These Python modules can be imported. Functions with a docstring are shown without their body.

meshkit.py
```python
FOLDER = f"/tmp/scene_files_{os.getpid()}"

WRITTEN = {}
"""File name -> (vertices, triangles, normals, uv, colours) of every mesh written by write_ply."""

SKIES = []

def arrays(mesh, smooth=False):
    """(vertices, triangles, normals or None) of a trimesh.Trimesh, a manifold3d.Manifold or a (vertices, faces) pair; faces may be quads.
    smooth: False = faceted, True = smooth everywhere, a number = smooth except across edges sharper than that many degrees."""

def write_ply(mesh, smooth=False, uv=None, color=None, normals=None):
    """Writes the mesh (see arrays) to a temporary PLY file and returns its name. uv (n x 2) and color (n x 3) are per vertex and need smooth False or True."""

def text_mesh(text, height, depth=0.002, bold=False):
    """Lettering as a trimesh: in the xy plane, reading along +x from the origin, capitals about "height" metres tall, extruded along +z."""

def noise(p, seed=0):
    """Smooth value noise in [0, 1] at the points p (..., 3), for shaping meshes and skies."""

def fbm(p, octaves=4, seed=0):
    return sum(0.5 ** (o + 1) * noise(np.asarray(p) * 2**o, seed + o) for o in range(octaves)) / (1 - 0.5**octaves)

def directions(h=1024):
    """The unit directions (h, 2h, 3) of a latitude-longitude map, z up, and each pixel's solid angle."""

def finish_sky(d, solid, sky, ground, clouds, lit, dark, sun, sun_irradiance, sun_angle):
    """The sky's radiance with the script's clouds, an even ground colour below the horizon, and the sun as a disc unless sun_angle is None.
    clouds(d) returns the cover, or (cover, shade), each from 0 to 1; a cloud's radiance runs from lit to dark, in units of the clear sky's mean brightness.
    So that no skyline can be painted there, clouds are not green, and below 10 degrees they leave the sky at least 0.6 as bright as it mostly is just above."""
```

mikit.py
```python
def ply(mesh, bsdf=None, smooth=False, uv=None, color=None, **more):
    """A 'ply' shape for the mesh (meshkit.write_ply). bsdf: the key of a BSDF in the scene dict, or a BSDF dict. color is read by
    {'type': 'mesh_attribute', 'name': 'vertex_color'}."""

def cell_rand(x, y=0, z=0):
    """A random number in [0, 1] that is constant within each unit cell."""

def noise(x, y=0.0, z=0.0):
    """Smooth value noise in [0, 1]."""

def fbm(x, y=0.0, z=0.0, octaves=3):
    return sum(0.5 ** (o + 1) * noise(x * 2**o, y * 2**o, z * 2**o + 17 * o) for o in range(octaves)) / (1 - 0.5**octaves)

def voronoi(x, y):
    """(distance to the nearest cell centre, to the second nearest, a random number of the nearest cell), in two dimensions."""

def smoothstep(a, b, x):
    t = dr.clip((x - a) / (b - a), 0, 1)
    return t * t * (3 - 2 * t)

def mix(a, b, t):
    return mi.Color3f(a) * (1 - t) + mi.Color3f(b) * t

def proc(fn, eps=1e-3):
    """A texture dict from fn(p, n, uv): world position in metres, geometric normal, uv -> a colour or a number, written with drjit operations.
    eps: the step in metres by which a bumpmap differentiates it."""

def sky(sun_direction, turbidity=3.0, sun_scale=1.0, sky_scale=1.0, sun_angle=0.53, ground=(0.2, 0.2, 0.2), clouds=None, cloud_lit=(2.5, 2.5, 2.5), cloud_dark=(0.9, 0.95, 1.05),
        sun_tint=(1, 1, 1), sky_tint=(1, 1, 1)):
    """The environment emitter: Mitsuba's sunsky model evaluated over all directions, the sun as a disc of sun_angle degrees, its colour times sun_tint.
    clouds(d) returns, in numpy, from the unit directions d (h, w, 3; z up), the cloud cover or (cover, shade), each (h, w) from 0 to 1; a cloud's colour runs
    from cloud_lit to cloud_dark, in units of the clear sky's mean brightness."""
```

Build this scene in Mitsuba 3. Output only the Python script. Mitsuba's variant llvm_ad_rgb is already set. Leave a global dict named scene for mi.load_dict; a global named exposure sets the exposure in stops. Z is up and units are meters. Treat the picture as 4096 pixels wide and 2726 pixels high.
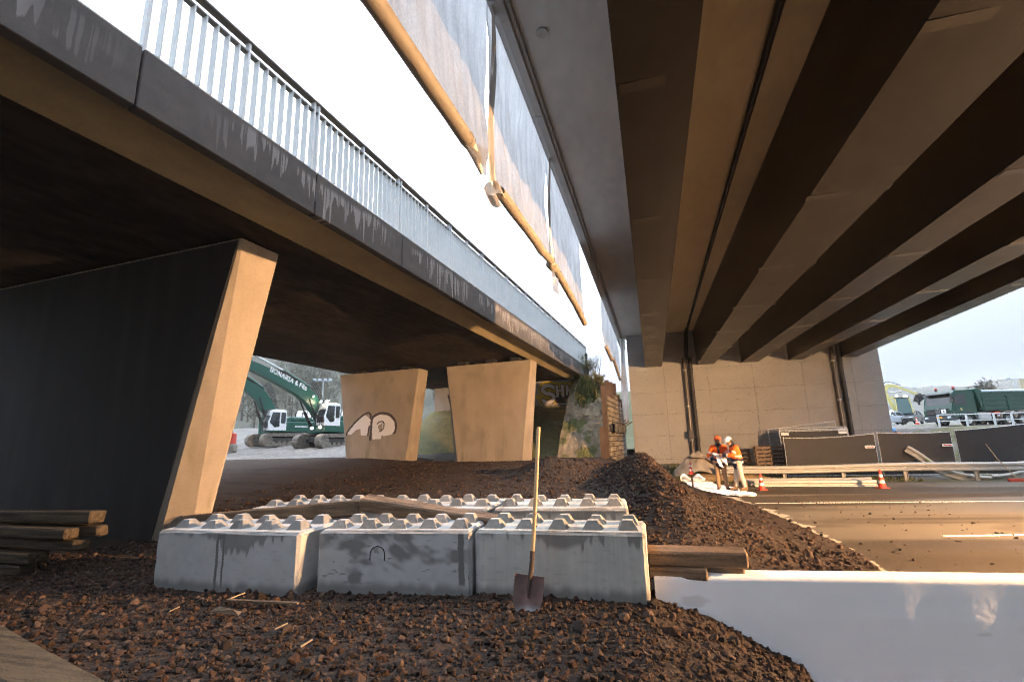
import math, random
import numpy as np, trimesh, mitsuba as mi, drjit as dr
import manifold3d as m3
import shapely.geometry as sg
from shapely import affinity
from shapely.ops import unary_union
import mikit, meshkit
from mikit import proc, noise, fbm, voronoi, cell_rand, smoothstep, mix

T = mi.ScalarTransform4f
rng = np.random.default_rng(7)
random.seed(7)
scene, labels = {}, {}

# ---------------------------------------------------------------- camera, sky, lamps, exposure
FWD, UP = np.array((-0.26798, 0.94113, 0.20605)), np.array((0.08332, -0.19043, 0.97816))
EYE = np.array([0.0, 0.0, 1.45])
scene['camera'] = {'type': 'perspective', 'fov': 93.3017, 'fov_axis': 'x', 'near_clip': 0.05, 'far_clip': 6000.0,
                   'to_world': T().look_at(origin=EYE.tolist(), target=(EYE + FWD).tolist(), up=UP.tolist())}
exposure = 2.62


def overcast(d):
    n = meshkit.fbm(d * np.array([2.2, 2.2, 4.0]) + 3.1, 4)
    glow = np.clip(0.5 + 0.5 * (d @ np.array([-0.56, 0.76, 0.33])), 0, 1)                # dusk: brighter to the north-west, dim along the horizon
    lum = (0.05 + 1.2 * np.clip(d[..., 2], 0, 1) ** 1.3) * (0.46 + 1.12 * glow ** 4) * (0.95 + 0.1 * n)
    return np.ones(d.shape[:2]), np.clip(1 - lum / 1.45, 0, 1)


scene['sky'] = mikit.sky((-0.62, 0.76, 0.16), turbidity=4, sun_scale=0.02, sun_angle=14, sky_scale=10.0, clouds=overcast,
                         cloud_lit=(2.46, 2.76, 3.22), cloud_dark=(0.02, 0.03, 0.05), ground=(0.10, 0.09, 0.08))

LAMP = np.array([13.0, 7.25, 3.45])          # floodlight on the road works' light tower, east of the bridge
AIM = np.array([-3.0, 13.5, 2.2])


# ---------------------------------------------------------------- helpers
class MB:
    """collects pieces into one mesh"""
    def __init__(self): self.p = []
    def add(self, m):
        self.p.append(m); return self
    def box(self, c, s, rz=0.0, bev=0.0, R=None):
        m = cham(s, bev) if bev else trimesh.creation.box(s)
        if R is not None: m.apply_transform(R)
        if rz: m.apply_transform(trimesh.transformations.rotation_matrix(rz, [0, 0, 1]))
        m.apply_translation(c); self.p.append(m); return self
    def bar(self, a, b, w, h=None, bev=0.0, up=(0, 0, 1)):
        self.p.append(bar(a, b, w, h or w, bev, up)); return self
    def tube(self, pts, r, n=8, caps=True):
        self.p.append(tube(pts, r, n, caps)); return self
    def mesh(self): return trimesh.util.concatenate(self.p) if len(self.p) > 1 else self.p[0]


def cham(s, b):
    s = np.array(s, float) / 2; b = min(b, 0.45 * 2 * s.min()); P = []
    for x in (-1, 1):
        for y in (-1, 1):
            for z in (-1, 1):
                k = np.array([x, y, z])
                for ax in range(3):
                    q = k * (s - b); q[ax] = k[ax] * s[ax]; P.append(q)
    return trimesh.convex.convex_hull(np.array(P))


def hull(P): return trimesh.convex.convex_hull(np.array(P, float))


def frame(a, b, up=(0, 0, 1)):
    a, b = np.asarray(a, float), np.asarray(b, float); x = b - a; L = np.linalg.norm(x); x = x / L
    up = np.asarray(up, float)
    if abs(x @ up) > 0.98 * np.linalg.norm(up): up = np.array([0, 1.0, 0]) if abs(x[1]) < .9 else np.array([1.0, 0, 0])
    y = np.cross(up, x); y /= np.linalg.norm(y); z = np.cross(x, y); M = np.eye(4)
    M[:3, 0], M[:3, 1], M[:3, 2], M[:3, 3] = x, y, z, (a + b) / 2
    return M, L


def bar(a, b, w, h, bev=0.0, up=(0, 0, 1)):
    M, L = frame(a, b, up); m = cham((L, w, h), bev) if bev else trimesh.creation.box((L, w, h))
    m.apply_transform(M); return m


def tube(pts, r, n=8, caps=True):
    p = np.asarray(pts, float); r = np.broadcast_to(np.asarray(r, float), (len(p),))
    t = np.gradient(p, axis=0); t /= np.linalg.norm(t, axis=1, keepdims=True) + 1e-12
    a = np.cross(t[0], [0, 0, 1.0]); a = a if np.linalg.norm(a) > .1 else np.cross(t[0], [1.0, 0, 0]); A = []
    for k in range(len(p)):
        a = a - t[k] * (a @ t[k]); a /= np.linalg.norm(a) + 1e-12; A.append(a.copy())
    A = np.array(A); B = np.cross(t, A); g = np.arange(n) * 2 * np.pi / n
    v = (p[:, None] + r[:, None, None] * (np.cos(g)[None, :, None] * A[:, None] + np.sin(g)[None, :, None] * B[:, None])).reshape(-1, 3)
    i, j = np.meshgrid(np.arange(len(p) - 1), np.arange(n), indexing='ij')
    q = np.stack([i * n + j, i * n + (j + 1) % n, (i + 1) * n + (j + 1) % n, (i + 1) * n + j], -1).reshape(-1, 4)
    f = np.vstack([q[:, [0, 1, 2]], q[:, [0, 2, 3]]])
    if caps:
        k = len(v); v = np.vstack([v, p[:1], p[-1:]]); jj = np.arange(n); e = (len(p) - 1) * n
        f = np.vstack([f, np.stack([jj * 0 + k, (jj + 1) % n, jj], 1), np.stack([jj * 0 + k + 1, e + jj, e + (jj + 1) % n], 1)])
    return trimesh.Trimesh(v, f, process=False)


def lathe(prof, n=24, c=(0, 0, 0)):
    m = trimesh.creation.revolve(np.array(prof, float), sections=n); m.apply_translation(c); return m


def ext(poly, h):
    if not isinstance(poly, (sg.Polygon, sg.MultiPolygon)): poly = sg.Polygon(poly)
    gs = getattr(poly, 'geoms', [poly])
    return trimesh.util.concatenate([trimesh.creation.extrude_polygon(g, h, engine='earcut') for g in gs if g.area > 1e-7])


def place(m, M):
    m = m.copy(); m.apply_transform(M); return m


def basis(o, x, y, z):
    M = np.eye(4); M[:3, 0], M[:3, 1], M[:3, 2], M[:3, 3] = x, y, z, o; return M


def RZ(a, o=(0, 0, 0)):
    M = trimesh.transformations.rotation_matrix(a, [0, 0, 1]); M[:3, 3] = o; return M


def grid(nu, nv, fn):
    """fn(u, v) -> (n, 3) points, u and v in [0, 1]"""
    u, v = np.meshgrid(np.linspace(0, 1, nu), np.linspace(0, 1, nv), indexing='ij')
    P = fn(u.ravel(), v.ravel()); i, j = np.meshgrid(np.arange(nu - 1), np.arange(nv - 1), indexing='ij')
    a = i * nv + j; q = np.stack([a, a + nv, a + nv + 1, a + 1], -1).reshape(-1, 4)
    return trimesh.Trimesh(P, np.vstack([q[:, [0, 1, 2]], q[:, [0, 2, 3]]]), process=False)


def numbered(key, pool):
    if key not in pool: return key
    k = 1
    while f'{key}_{k:03d}' in pool: k += 1
    return f'{key}_{k:03d}'


used = set()


def thing(name, label, cat, group=None, kind=None):
    key = numbered(name, used); used.add(key)
    labels[key] = {'label': label, 'category': cat}
    if group: labels[key]['group'] = group
    if kind: labels[key]['kind'] = kind
    return key


def put(parent, name, mesh, mat, smooth=False, label=None, kind=None, color=None, **more):
    """one entry: a part of parent, or the thing itself when name is None"""
    key = parent if name is None else numbered(parent + '__' + name, scene)
    if isinstance(mesh, MB): mesh = mesh.mesh()
    scene[key] = mesh_to(mesh, mat, smooth, color, **more)
    if label: labels.setdefault(key, {})['label'] = label
    if kind: labels.setdefault(key, {})['kind'] = kind
    return key


def mesh_to(mesh, mat, smooth, color, **more): return mikit.ply(mesh, mat, smooth, color=color, **more)


def copies(parent, name, d, Ms):
    for M in Ms:
        scene[numbered(parent + '__' + name, scene)] = {**d, 'to_world': T(M.tolist())}


def struct(name, mesh, mat, smooth=False, label=None, cat=None, kind='structure', color=None):
    scene[name] = mikit.ply(mesh.mesh() if isinstance(mesh, MB) else mesh, mat, smooth, color=color); used.add(name)
    labels[name] = {'kind': kind}
    if label: labels[name]['label'] = label
    if cat: labels[name]['category'] = cat


# ---------------------------------------------------------------- materials
def flat(name, c, rough=0.6, metal=0.0, two=True, **kw):
    b = {'type': 'principled', 'base_color': {'type': 'rgb', 'value': list(c)}, 'roughness': rough, 'metallic': metal, **kw}
    scene[name] = {'type': 'twosided', 'b': b} if two else b


def tex(name, fn, rough=0.85, bump=None, scale=0.004, eps=2e-3, metal=0.0, spec=0.4):
    r = proc(rough) if callable(rough) else rough
    b = {'type': 'principled', 'base_color': proc(fn), 'roughness': r, 'metallic': metal, 'specular': spec}
    if bump: b = {'type': 'bumpmap', 'arbitrary': proc(bump, eps), 'scale': scale, 'b': b}
    scene[name] = {'type': 'twosided', 'b': b}


def _gt(a, b, w=0.06): return lambda x: smoothstep(a, b, x)


def c_fascia(p, n, uv):
    zt = 5.87 - p.z; w = p.y + 0.012 * fbm(p.y * 3, zt * 5, 2.0, 2)
    a = noise(w * 30, zt * 0.8); c = noise(w * 75, 9.0 + zt * 1.5); b = noise(p.y * 0.8, 7.0)
    st = 0.02 + 0.16 * noise(p.y * 2.1, 33.0); ln = st + 0.05 + 0.62 * noise(w * 24, 21.0) * (0.35 + 0.9 * noise(p.y * 1.3, 2.0))
    wet = smoothstep(0.40, 0.52, 0.62 * a + 0.38 * c) * smoothstep(st - 0.05, st + 0.06, zt) * (1 - smoothstep(ln - 0.05, ln + 0.01, zt)) * smoothstep(0.06, 0.26, b)
    g = fbm(p.y * 5, p.z * 7, p.x * 5, 4); h = noise(p.y * 90, p.z * 90)
    base = mix((0.044, 0.042, 0.041), (0.092, 0.085, 0.082), 0.75 * g + 0.25 * h) * (0.82 + 0.36 * noise(dr.floor(p.y / 2.45) * 7.7))
    return mix(base, (0.21, 0.207, 0.207), wet * 0.85)


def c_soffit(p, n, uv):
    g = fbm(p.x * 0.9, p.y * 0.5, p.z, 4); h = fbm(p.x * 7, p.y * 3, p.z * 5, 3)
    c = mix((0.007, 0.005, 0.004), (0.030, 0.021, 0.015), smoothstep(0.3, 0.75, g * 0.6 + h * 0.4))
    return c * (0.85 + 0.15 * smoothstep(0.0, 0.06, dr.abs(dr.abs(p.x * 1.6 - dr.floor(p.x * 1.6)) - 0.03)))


def c_pier(p, n, uv):
    g = fbm(p.x * 1.3, p.y * 1.7, p.z * 0.7, 4); h = fbm(p.x * 30, p.y * 30, p.z * 30, 2); v = fbm(p.x * 4, p.y * 4, p.z * 0.5, 3)
    c = mix((0.20, 0.168, 0.135), (0.335, 0.288, 0.235), 0.7 * g + 0.3 * h)
    bl = dr.abs((p.x + p.y) / 0.42 - dr.round((p.x + p.y) / 0.42)); c = c * (0.95 + 0.05 * smoothstep(0.0, 0.03, bl)) * (0.97 + 0.06 * cell_rand(dr.round((p.x + p.y) / 0.42)))
    c = c * (1 - 0.16 * smoothstep(0.5, 0.8, fbm(p.x * 2.2, p.y * 2.2, p.z * 1.1, 4)))
    moss = smoothstep(0.5, 0.75, v) * smoothstep(2.4, 0.3, p.z) * 0.7
    return mix(c, (0.11, 0.105, 0.05), moss)


def c_edge(p, n, uv):
    g = fbm(p.x * 2.5, p.y * 1.1, p.z * 3, 4); h = fbm(p.x * 25, p.y * 25, p.z * 25, 2)
    return mix((0.17, 0.135, 0.08), (0.36, 0.29, 0.17), 0.75 * g + 0.25 * h)


def board(p): return smoothstep(0.0, 0.012, dr.abs(p.z / 0.125 - dr.round(p.z / 0.125)) * 0.125)


def c_wall(p, n, uv):
    g = fbm(p.x * 0.6, p.z * 1.3, 2.0, 4); h = fbm(p.x * 9, p.y * 3, p.z * 22, 3); f = noise(p.x * 80, p.y * 80, p.z * 80)
    c = mix((0.215, 0.21, 0.205), (0.345, 0.338, 0.33), 0.5 * g + 0.4 * h + 0.1 * f)
    hole = smoothstep(0.83, 0.9, noise(p.x * 23, p.z * 23, p.y * 23))
    return mix(c, (0.14, 0.13, 0.12), hole * 0.6)


def c_beam(p, n, uv):
    g = fbm(p.x * 1.2, p.y * 0.5, p.z * 2, 4); h = fbm(p.x * 9, p.y * 4, p.z * 9, 3)
    c = mix((0.27, 0.262, 0.25), (0.46, 0.45, 0.435), 0.55 * g + 0.45 * h)
    hole = smoothstep(0.93, 0.97, noise(p.x * 17, p.y * 17, p.z * 17))
    return mix(c, (0.1, 0.09, 0.08), hole * 0.5)


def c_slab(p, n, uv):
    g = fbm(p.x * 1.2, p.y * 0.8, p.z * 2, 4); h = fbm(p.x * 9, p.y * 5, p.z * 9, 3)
    return mix((0.42, 0.34, 0.22), (0.66, 0.56, 0.40), 0.55 * g + 0.45 * h)  # amber bounce light is put into the slab colour


def c_block(p, n, uv):
    g = fbm(p.x * 2.2, p.y * 3, p.z * 2.5, 4); h = fbm(p.x * 14, p.y * 14, p.z * 9, 3); up = smoothstep(0.5, 0.9, n.z)
    c = mix((0.31, 0.31, 0.305), (0.53, 0.525, 0.515), 0.6 * g + 0.4 * h)
    d = 0.615 - p.z                                                   # wet runs from the top edge, damp foot
    xw = p.x + 0.012 * noise(p.x * 3, p.z * 14) + 0.006 * noise(p.x * 9, p.z * 45)
    run = 0.012 + 0.05 * noise(p.x * 9, 4.0) + 0.16 * smoothstep(0.62, 0.95, noise(xw * 4.3 + 2.2, 14.0)) + 0.10 * smoothstep(0.6, 0.8, noise(xw * 26, 6.0)) * noise(p.x * 2.0, 17.0)

    def drip(x0, w, ln): return smoothstep(w, w * 0.55, dr.abs(xw - x0 - 0.01)) * smoothstep(ln + 0.02, ln - 0.03, d)
    wet = (1 - smoothstep(run - 0.03, run + 0.03, d)) * 0.75
    wet = dr.maximum(wet, dr.maximum(dr.maximum(drip(-4.58, 0.022, 0.60), drip(-4.50, 0.016, 0.58)), dr.maximum(drip(-1.935, 0.040, 0.52), drip(-4.545, 0.06, 0.10))))
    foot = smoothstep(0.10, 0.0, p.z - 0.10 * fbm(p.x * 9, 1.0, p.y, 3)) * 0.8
    mid = smoothstep(-3.6, -3.3, p.x) * smoothstep(-1.7, -2.0, p.x)
    blot = smoothstep(0.50, 0.60, fbm(p.x * 2.3 + 5, p.y, p.z * 3.2 + 0.8 * smoothstep(-3.0, -2.2, p.x), 4)) * mid * 0.85
    scuff = smoothstep(0.66, 0.74, fbm(p.x * 11, p.y * 5, p.z * 26, 3)) * (0.25 + 0.75 * mid)
    c = mix(c, c * mi.Color3f(1.0, 0.97, 0.88), smoothstep(-1.8, -1.7, p.x) * 0.8)
    c = c * (0.90 + 0.2 * noise(p.x * 55, p.z * 1.5, p.y * 8) * smoothstep(-1.82, -1.75, p.x))
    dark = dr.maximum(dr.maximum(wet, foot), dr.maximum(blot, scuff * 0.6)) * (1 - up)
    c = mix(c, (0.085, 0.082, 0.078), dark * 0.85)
    dirt = smoothstep(0.56, 0.72, fbm(p.x * 3, p.y * 3, 1.0, 4)) * up * 0.6
    return mix(c, (0.2, 0.15, 0.10), dirt)


def c_gravel(p, n, uv):
    g = fbm(p.x * 1.1, p.y * 1.1, 0.0, 4); h = fbm(p.x * 16, p.y * 16, p.z * 16, 3); f = noise(p.x * 45, p.y * 45, p.z * 45)
    return mix((0.010, 0.0066, 0.0048), (0.050, 0.032, 0.022), 0.3 * g + 0.4 * h + 0.3 * f)


def b_gravel(p, n, uv): return fbm(p.x * 9, p.y * 9, p.z * 9, 3) + 0.35 * noise(p.x * 60, p.y * 60, p.z * 60)


def c_rubble(p, n, uv):
    g = fbm(p.x * 0.5, p.y * 0.5, 0.0, 4); h = fbm(p.x * 5, p.y * 5, p.z * 5, 3)
    grey = mix((0.055, 0.048, 0.04), (0.215, 0.20, 0.185), 0.4 * g + 0.6 * h)
    green = mix((0.05, 0.055, 0.02), (0.13, 0.12, 0.06), h)
    return mix(grey, green, smoothstep(0.50, 0.62, g) * smoothstep(-8.0, -5.0, p.x) * 0.9)


def c_road(p, n, uv):
    x = p.x * 0.99 + p.y * 0.14; y = p.y * 0.99 - p.x * 0.14
    g = fbm(x * 0.25, y * 1.7, 0.0, 4); h = fbm(x * 30, y * 30, 0.0, 2); f = noise(x * 90, y * 90)
    c = mix((0.034, 0.027, 0.0195), (0.070, 0.056, 0.040), 0.5 * g + 0.25 * h + 0.25 * f)
    band = smoothstep(0.45, 0.62, fbm(x * 0.07 + 3, y * 0.9, 0.0, 3))
    c = mix(c, (0.14, 0.125, 0.10), band * 0.6)
    mud = smoothstep(0.55, 0.75, fbm(p.x * 0.6, p.y * 0.6, 5.0, 4))
    return mix(c, (0.05, 0.037, 0.026), mud * 0.5)


def r_road(p, n, uv):
    x = p.x * 0.99 + p.y * 0.14; y = p.y * 0.99 - p.x * 0.14
    return 0.62 + 0.3 * smoothstep(0.35, 0.65, fbm(x * 0.1, y * 1.3, 2.0, 4))


def c_wood(p, n, uv):
    g = fbm(p.x * 2.0, p.y * 28, p.z * 28, 4); h = noise(p.x * 60, p.y * 160, p.z * 160); k = fbm(p.x * 1.5, p.y * 3, p.z * 3, 3)
    c = mix((0.045, 0.028, 0.017), (0.25, 0.165, 0.10), smoothstep(0.2, 0.8, 0.6 * g + 0.2 * h + 0.2 * k))
    return mix(c, (0.04, 0.028, 0.02), smoothstep(0.62, 0.75, k) * 0.5)


def c_geo(p, n, uv):
    g = fbm(p.x * 3, p.y * 3, p.z * 3, 4); f = noise(p.x * 120, p.y * 120, p.z * 120)
    c = mix((0.78, 0.785, 0.80), (0.88, 0.88, 0.885), 0.6 * g + 0.4 * f)
    dirt = smoothstep(0.60, 0.78, fbm(p.x * 4.5, p.y * 6, p.z * 6, 4)) * smoothstep(0.6, 0.95, n.z)
    s = smoothstep(0.73, 0.80, fbm(p.x * 2.0 + 9, p.y * 2, p.z * 5, 4)) * 0.35
    return mix(mix(c, (0.20, 0.14, 0.09), dirt * 0.85), (0.45, 0.42, 0.38), s)


def b_geo(p, n, uv): return fbm(p.x * 30, p.y * 30, p.z * 30, 3)


def c_galv(p, n, uv):
    g = fbm(p.x * 14, p.y * 14, p.z * 9, 3); h = fbm(p.x * 2, p.y * 2, p.z * 2, 3)
    return mix((0.42, 0.455, 0.47), (0.62, 0.65, 0.66), 0.5 * g + 0.5 * h)


def c_rail(p, n, uv):
    g = fbm(p.x * 3, p.y * 6, p.z * 20, 3); h = fbm(p.x * 0.8, p.y, p.z * 3, 3)
    return mix((0.30, 0.285, 0.25), (0.52, 0.50, 0.45), 0.5 * g + 0.5 * h)


def c_rust(p, n, uv):
    g = fbm(p.x * 3, p.y * 3, p.z * 1.2, 4)
    return mix((0.028, 0.018, 0.014), (0.105, 0.068, 0.048), g)


def c_pave(p, n, uv):
    rz = dr.sqrt(dr.square(p.y) + dr.square(p.z)); row = dr.floor(p.y / 0.105); u = p.x / 0.21 + 0.5 * (row - 2 * dr.floor(row / 2))
    j = smoothstep(0.0, 0.12, dr.abs(u - dr.round(u))) * smoothstep(0.0, 0.16, dr.abs(p.y / 0.105 - dr.round(p.y / 0.105)))
    t = cell_rand(dr.floor(u), row); g = fbm(p.x * 0.6, p.y * 0.8, 0.0, 4)
    brick = mix((0.19, 0.17, 0.15), (0.34, 0.31, 0.265), t)
    moss = mix((0.085, 0.09, 0.027), (0.21, 0.195, 0.05), fbm(p.x * 4, p.y * 4, 2.0, 3))
    m = smoothstep(0.25, 0.6, g + 0.10 * (3.5 - p.z))
    return mix(brick, moss, m * 0.8) * (0.45 + 0.55 * j)


def c_earth(p, n, uv):
    g = fbm(p.x * 1.0, p.y * 1.0, p.z * 1.6, 4); h = fbm(p.x * 9, p.y * 9, p.z * 9, 4)
    c = mix((0.105, 0.08, 0.05), (0.36, 0.30, 0.22), 0.4 * g + 0.6 * h)
    green = smoothstep(0.48, 0.62, fbm(p.x * 1.3, p.y * 1.3, p.z * 1.3 + 4, 4) + 0.12 * smoothstep(3.5, 5.0, p.z))
    return mix(c, mix((0.035, 0.045, 0.012), (0.12, 0.13, 0.04), h), green * 0.9)


def c_hill(p, n, uv):
    g = fbm(p.x * 0.03, p.y * 0.03, p.z * 0.06, 4); h = fbm(p.x * 0.3, p.y * 0.3, p.z * 0.4, 4)
    return mix((0.025, 0.028, 0.02), (0.10, 0.095, 0.07), 0.45 * g + 0.55 * h)


def c_grass(p, n, uv):
    g = fbm(p.x * 0.6, p.y * 0.6, p.z * 0.6, 4); h = fbm(p.x * 6, p.y * 6, p.z * 6, 3)
    return mix((0.035, 0.04, 0.015), (0.115, 0.11, 0.06), 0.35 * g + 0.65 * h)


tex('mat_fascia', c_fascia, 0.85)
tex('mat_soffit', c_soffit, 0.9)
tex('mat_pier', c_pier, 0.88)
tex('mat_edge', c_edge, 0.85)
tex('mat_wall', c_wall, 0.8)
tex('mat_beam', c_beam, 0.8)
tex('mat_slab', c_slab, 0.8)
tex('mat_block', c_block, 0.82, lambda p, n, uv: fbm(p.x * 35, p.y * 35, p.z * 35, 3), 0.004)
tex('mat_gravel', c_gravel, 0.95, b_gravel, 0.05, 6e-3)
tex('mat_rubble', c_rubble, 0.95, lambda p, n, uv: fbm(p.x * 4, p.y * 4, p.z * 4, 4), 0.14, 2e-2)
tex('mat_road', c_road, r_road, lambda p, n, uv: noise(p.x * 55, p.y * 55) + 0.6 * fbm(p.x * 6, p.y * 6, 0.0, 2), 0.0015, 4e-3, spec=0.22)
tex('mat_wood', c_wood, 0.75, lambda p, n, uv: fbm(p.x * 3, p.y * 45, p.z * 45, 3), 0.006)
tex('mat_wood_dark', lambda p, n, uv: c_wood(p, n, uv) * mi.Color3f(0.42, 0.45, 0.42), 0.8, lambda p, n, uv: fbm(p.x * 3, p.y * 45, p.z * 45, 3), 0.008)
tex('mat_geotextile', c_geo, 0.95, b_geo, 0.004, 3e-3)
tex('mat_galvanised', c_galv, 0.5)
tex('mat_rail', c_rail, 0.5, metal=0.2)
tex('mat_rust', c_rust, 0.8)
tex('mat_paving', c_pave, 0.9)
tex('mat_earth', c_earth, 0.95, lambda p, n, uv: fbm(p.x * 8, p.y * 8, p.z * 8, 4), 0.09, 1e-2)
tex('mat_hill', c_hill, 0.95)
tex('mat_grass', c_grass, 0.95)
flat('mat_dark', (0.018, 0.018, 0.019), 0.6)
flat('mat_black_stain', (0.035, 0.031, 0.028), 0.8)
flat('mat_joint', (0.055, 0.05, 0.045), 0.9)
flat('mat_white', (0.74, 0.74, 0.73), 0.45)
flat('mat_paint_line', (0.62, 0.60, 0.54), 0.6)
flat('mat_steel', (0.42, 0.43, 0.44), 0.35, 0.6)
flat('mat_pvc', (0.085, 0.072, 0.058), 0.3)
scene['mat_stone'] = {'type': 'twosided', 'b': {'type': 'principled', 'base_color': {'type': 'mesh_attribute', 'name': 'vertex_color'}, 'roughness': 0.9, 'specular': 0.3}}
scene['mat_leaf'] = {'type': 'twosided', 'b': {'type': 'principled', 'base_color': {'type': 'mesh_attribute', 'name': 'vertex_color'}, 'roughness': 0.8, 'specular': 0.2}}


def c_cloth(p, n, uv):
    w = fbm(p.y * 16, p.z * 1.6, p.x * 3, 3); f = noise(p.y * 170, p.z * 60); g = fbm(p.y * 3, p.z * 3, 1.0, 3)
    return mix((0.40, 0.41, 0.42), (0.62, 0.62, 0.62), smoothstep(0.1, 0.9, 0.45 * w + 0.3 * f + 0.25 * g))


scene['mat_curtain'] = {'type': 'principledthin', 'base_color': proc(c_cloth), 'roughness': 0.9, 'diff_trans': 1.72, 'spec_trans': 0.0}

# ---------------------------------------------------------------- ground
def sm(a, b, x):
    t = np.clip((x - a) / (b - a), 0, 1); return t * t * (3 - 2 * t)


def fb(x, y, s, o=4, seed=0): return meshkit.fbm(np.stack([x * s, y * s, 0 * x + 0.37], -1), o, seed) - 0.5


def interp(v, xs, ys): return np.interp(v, xs, ys)


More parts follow.
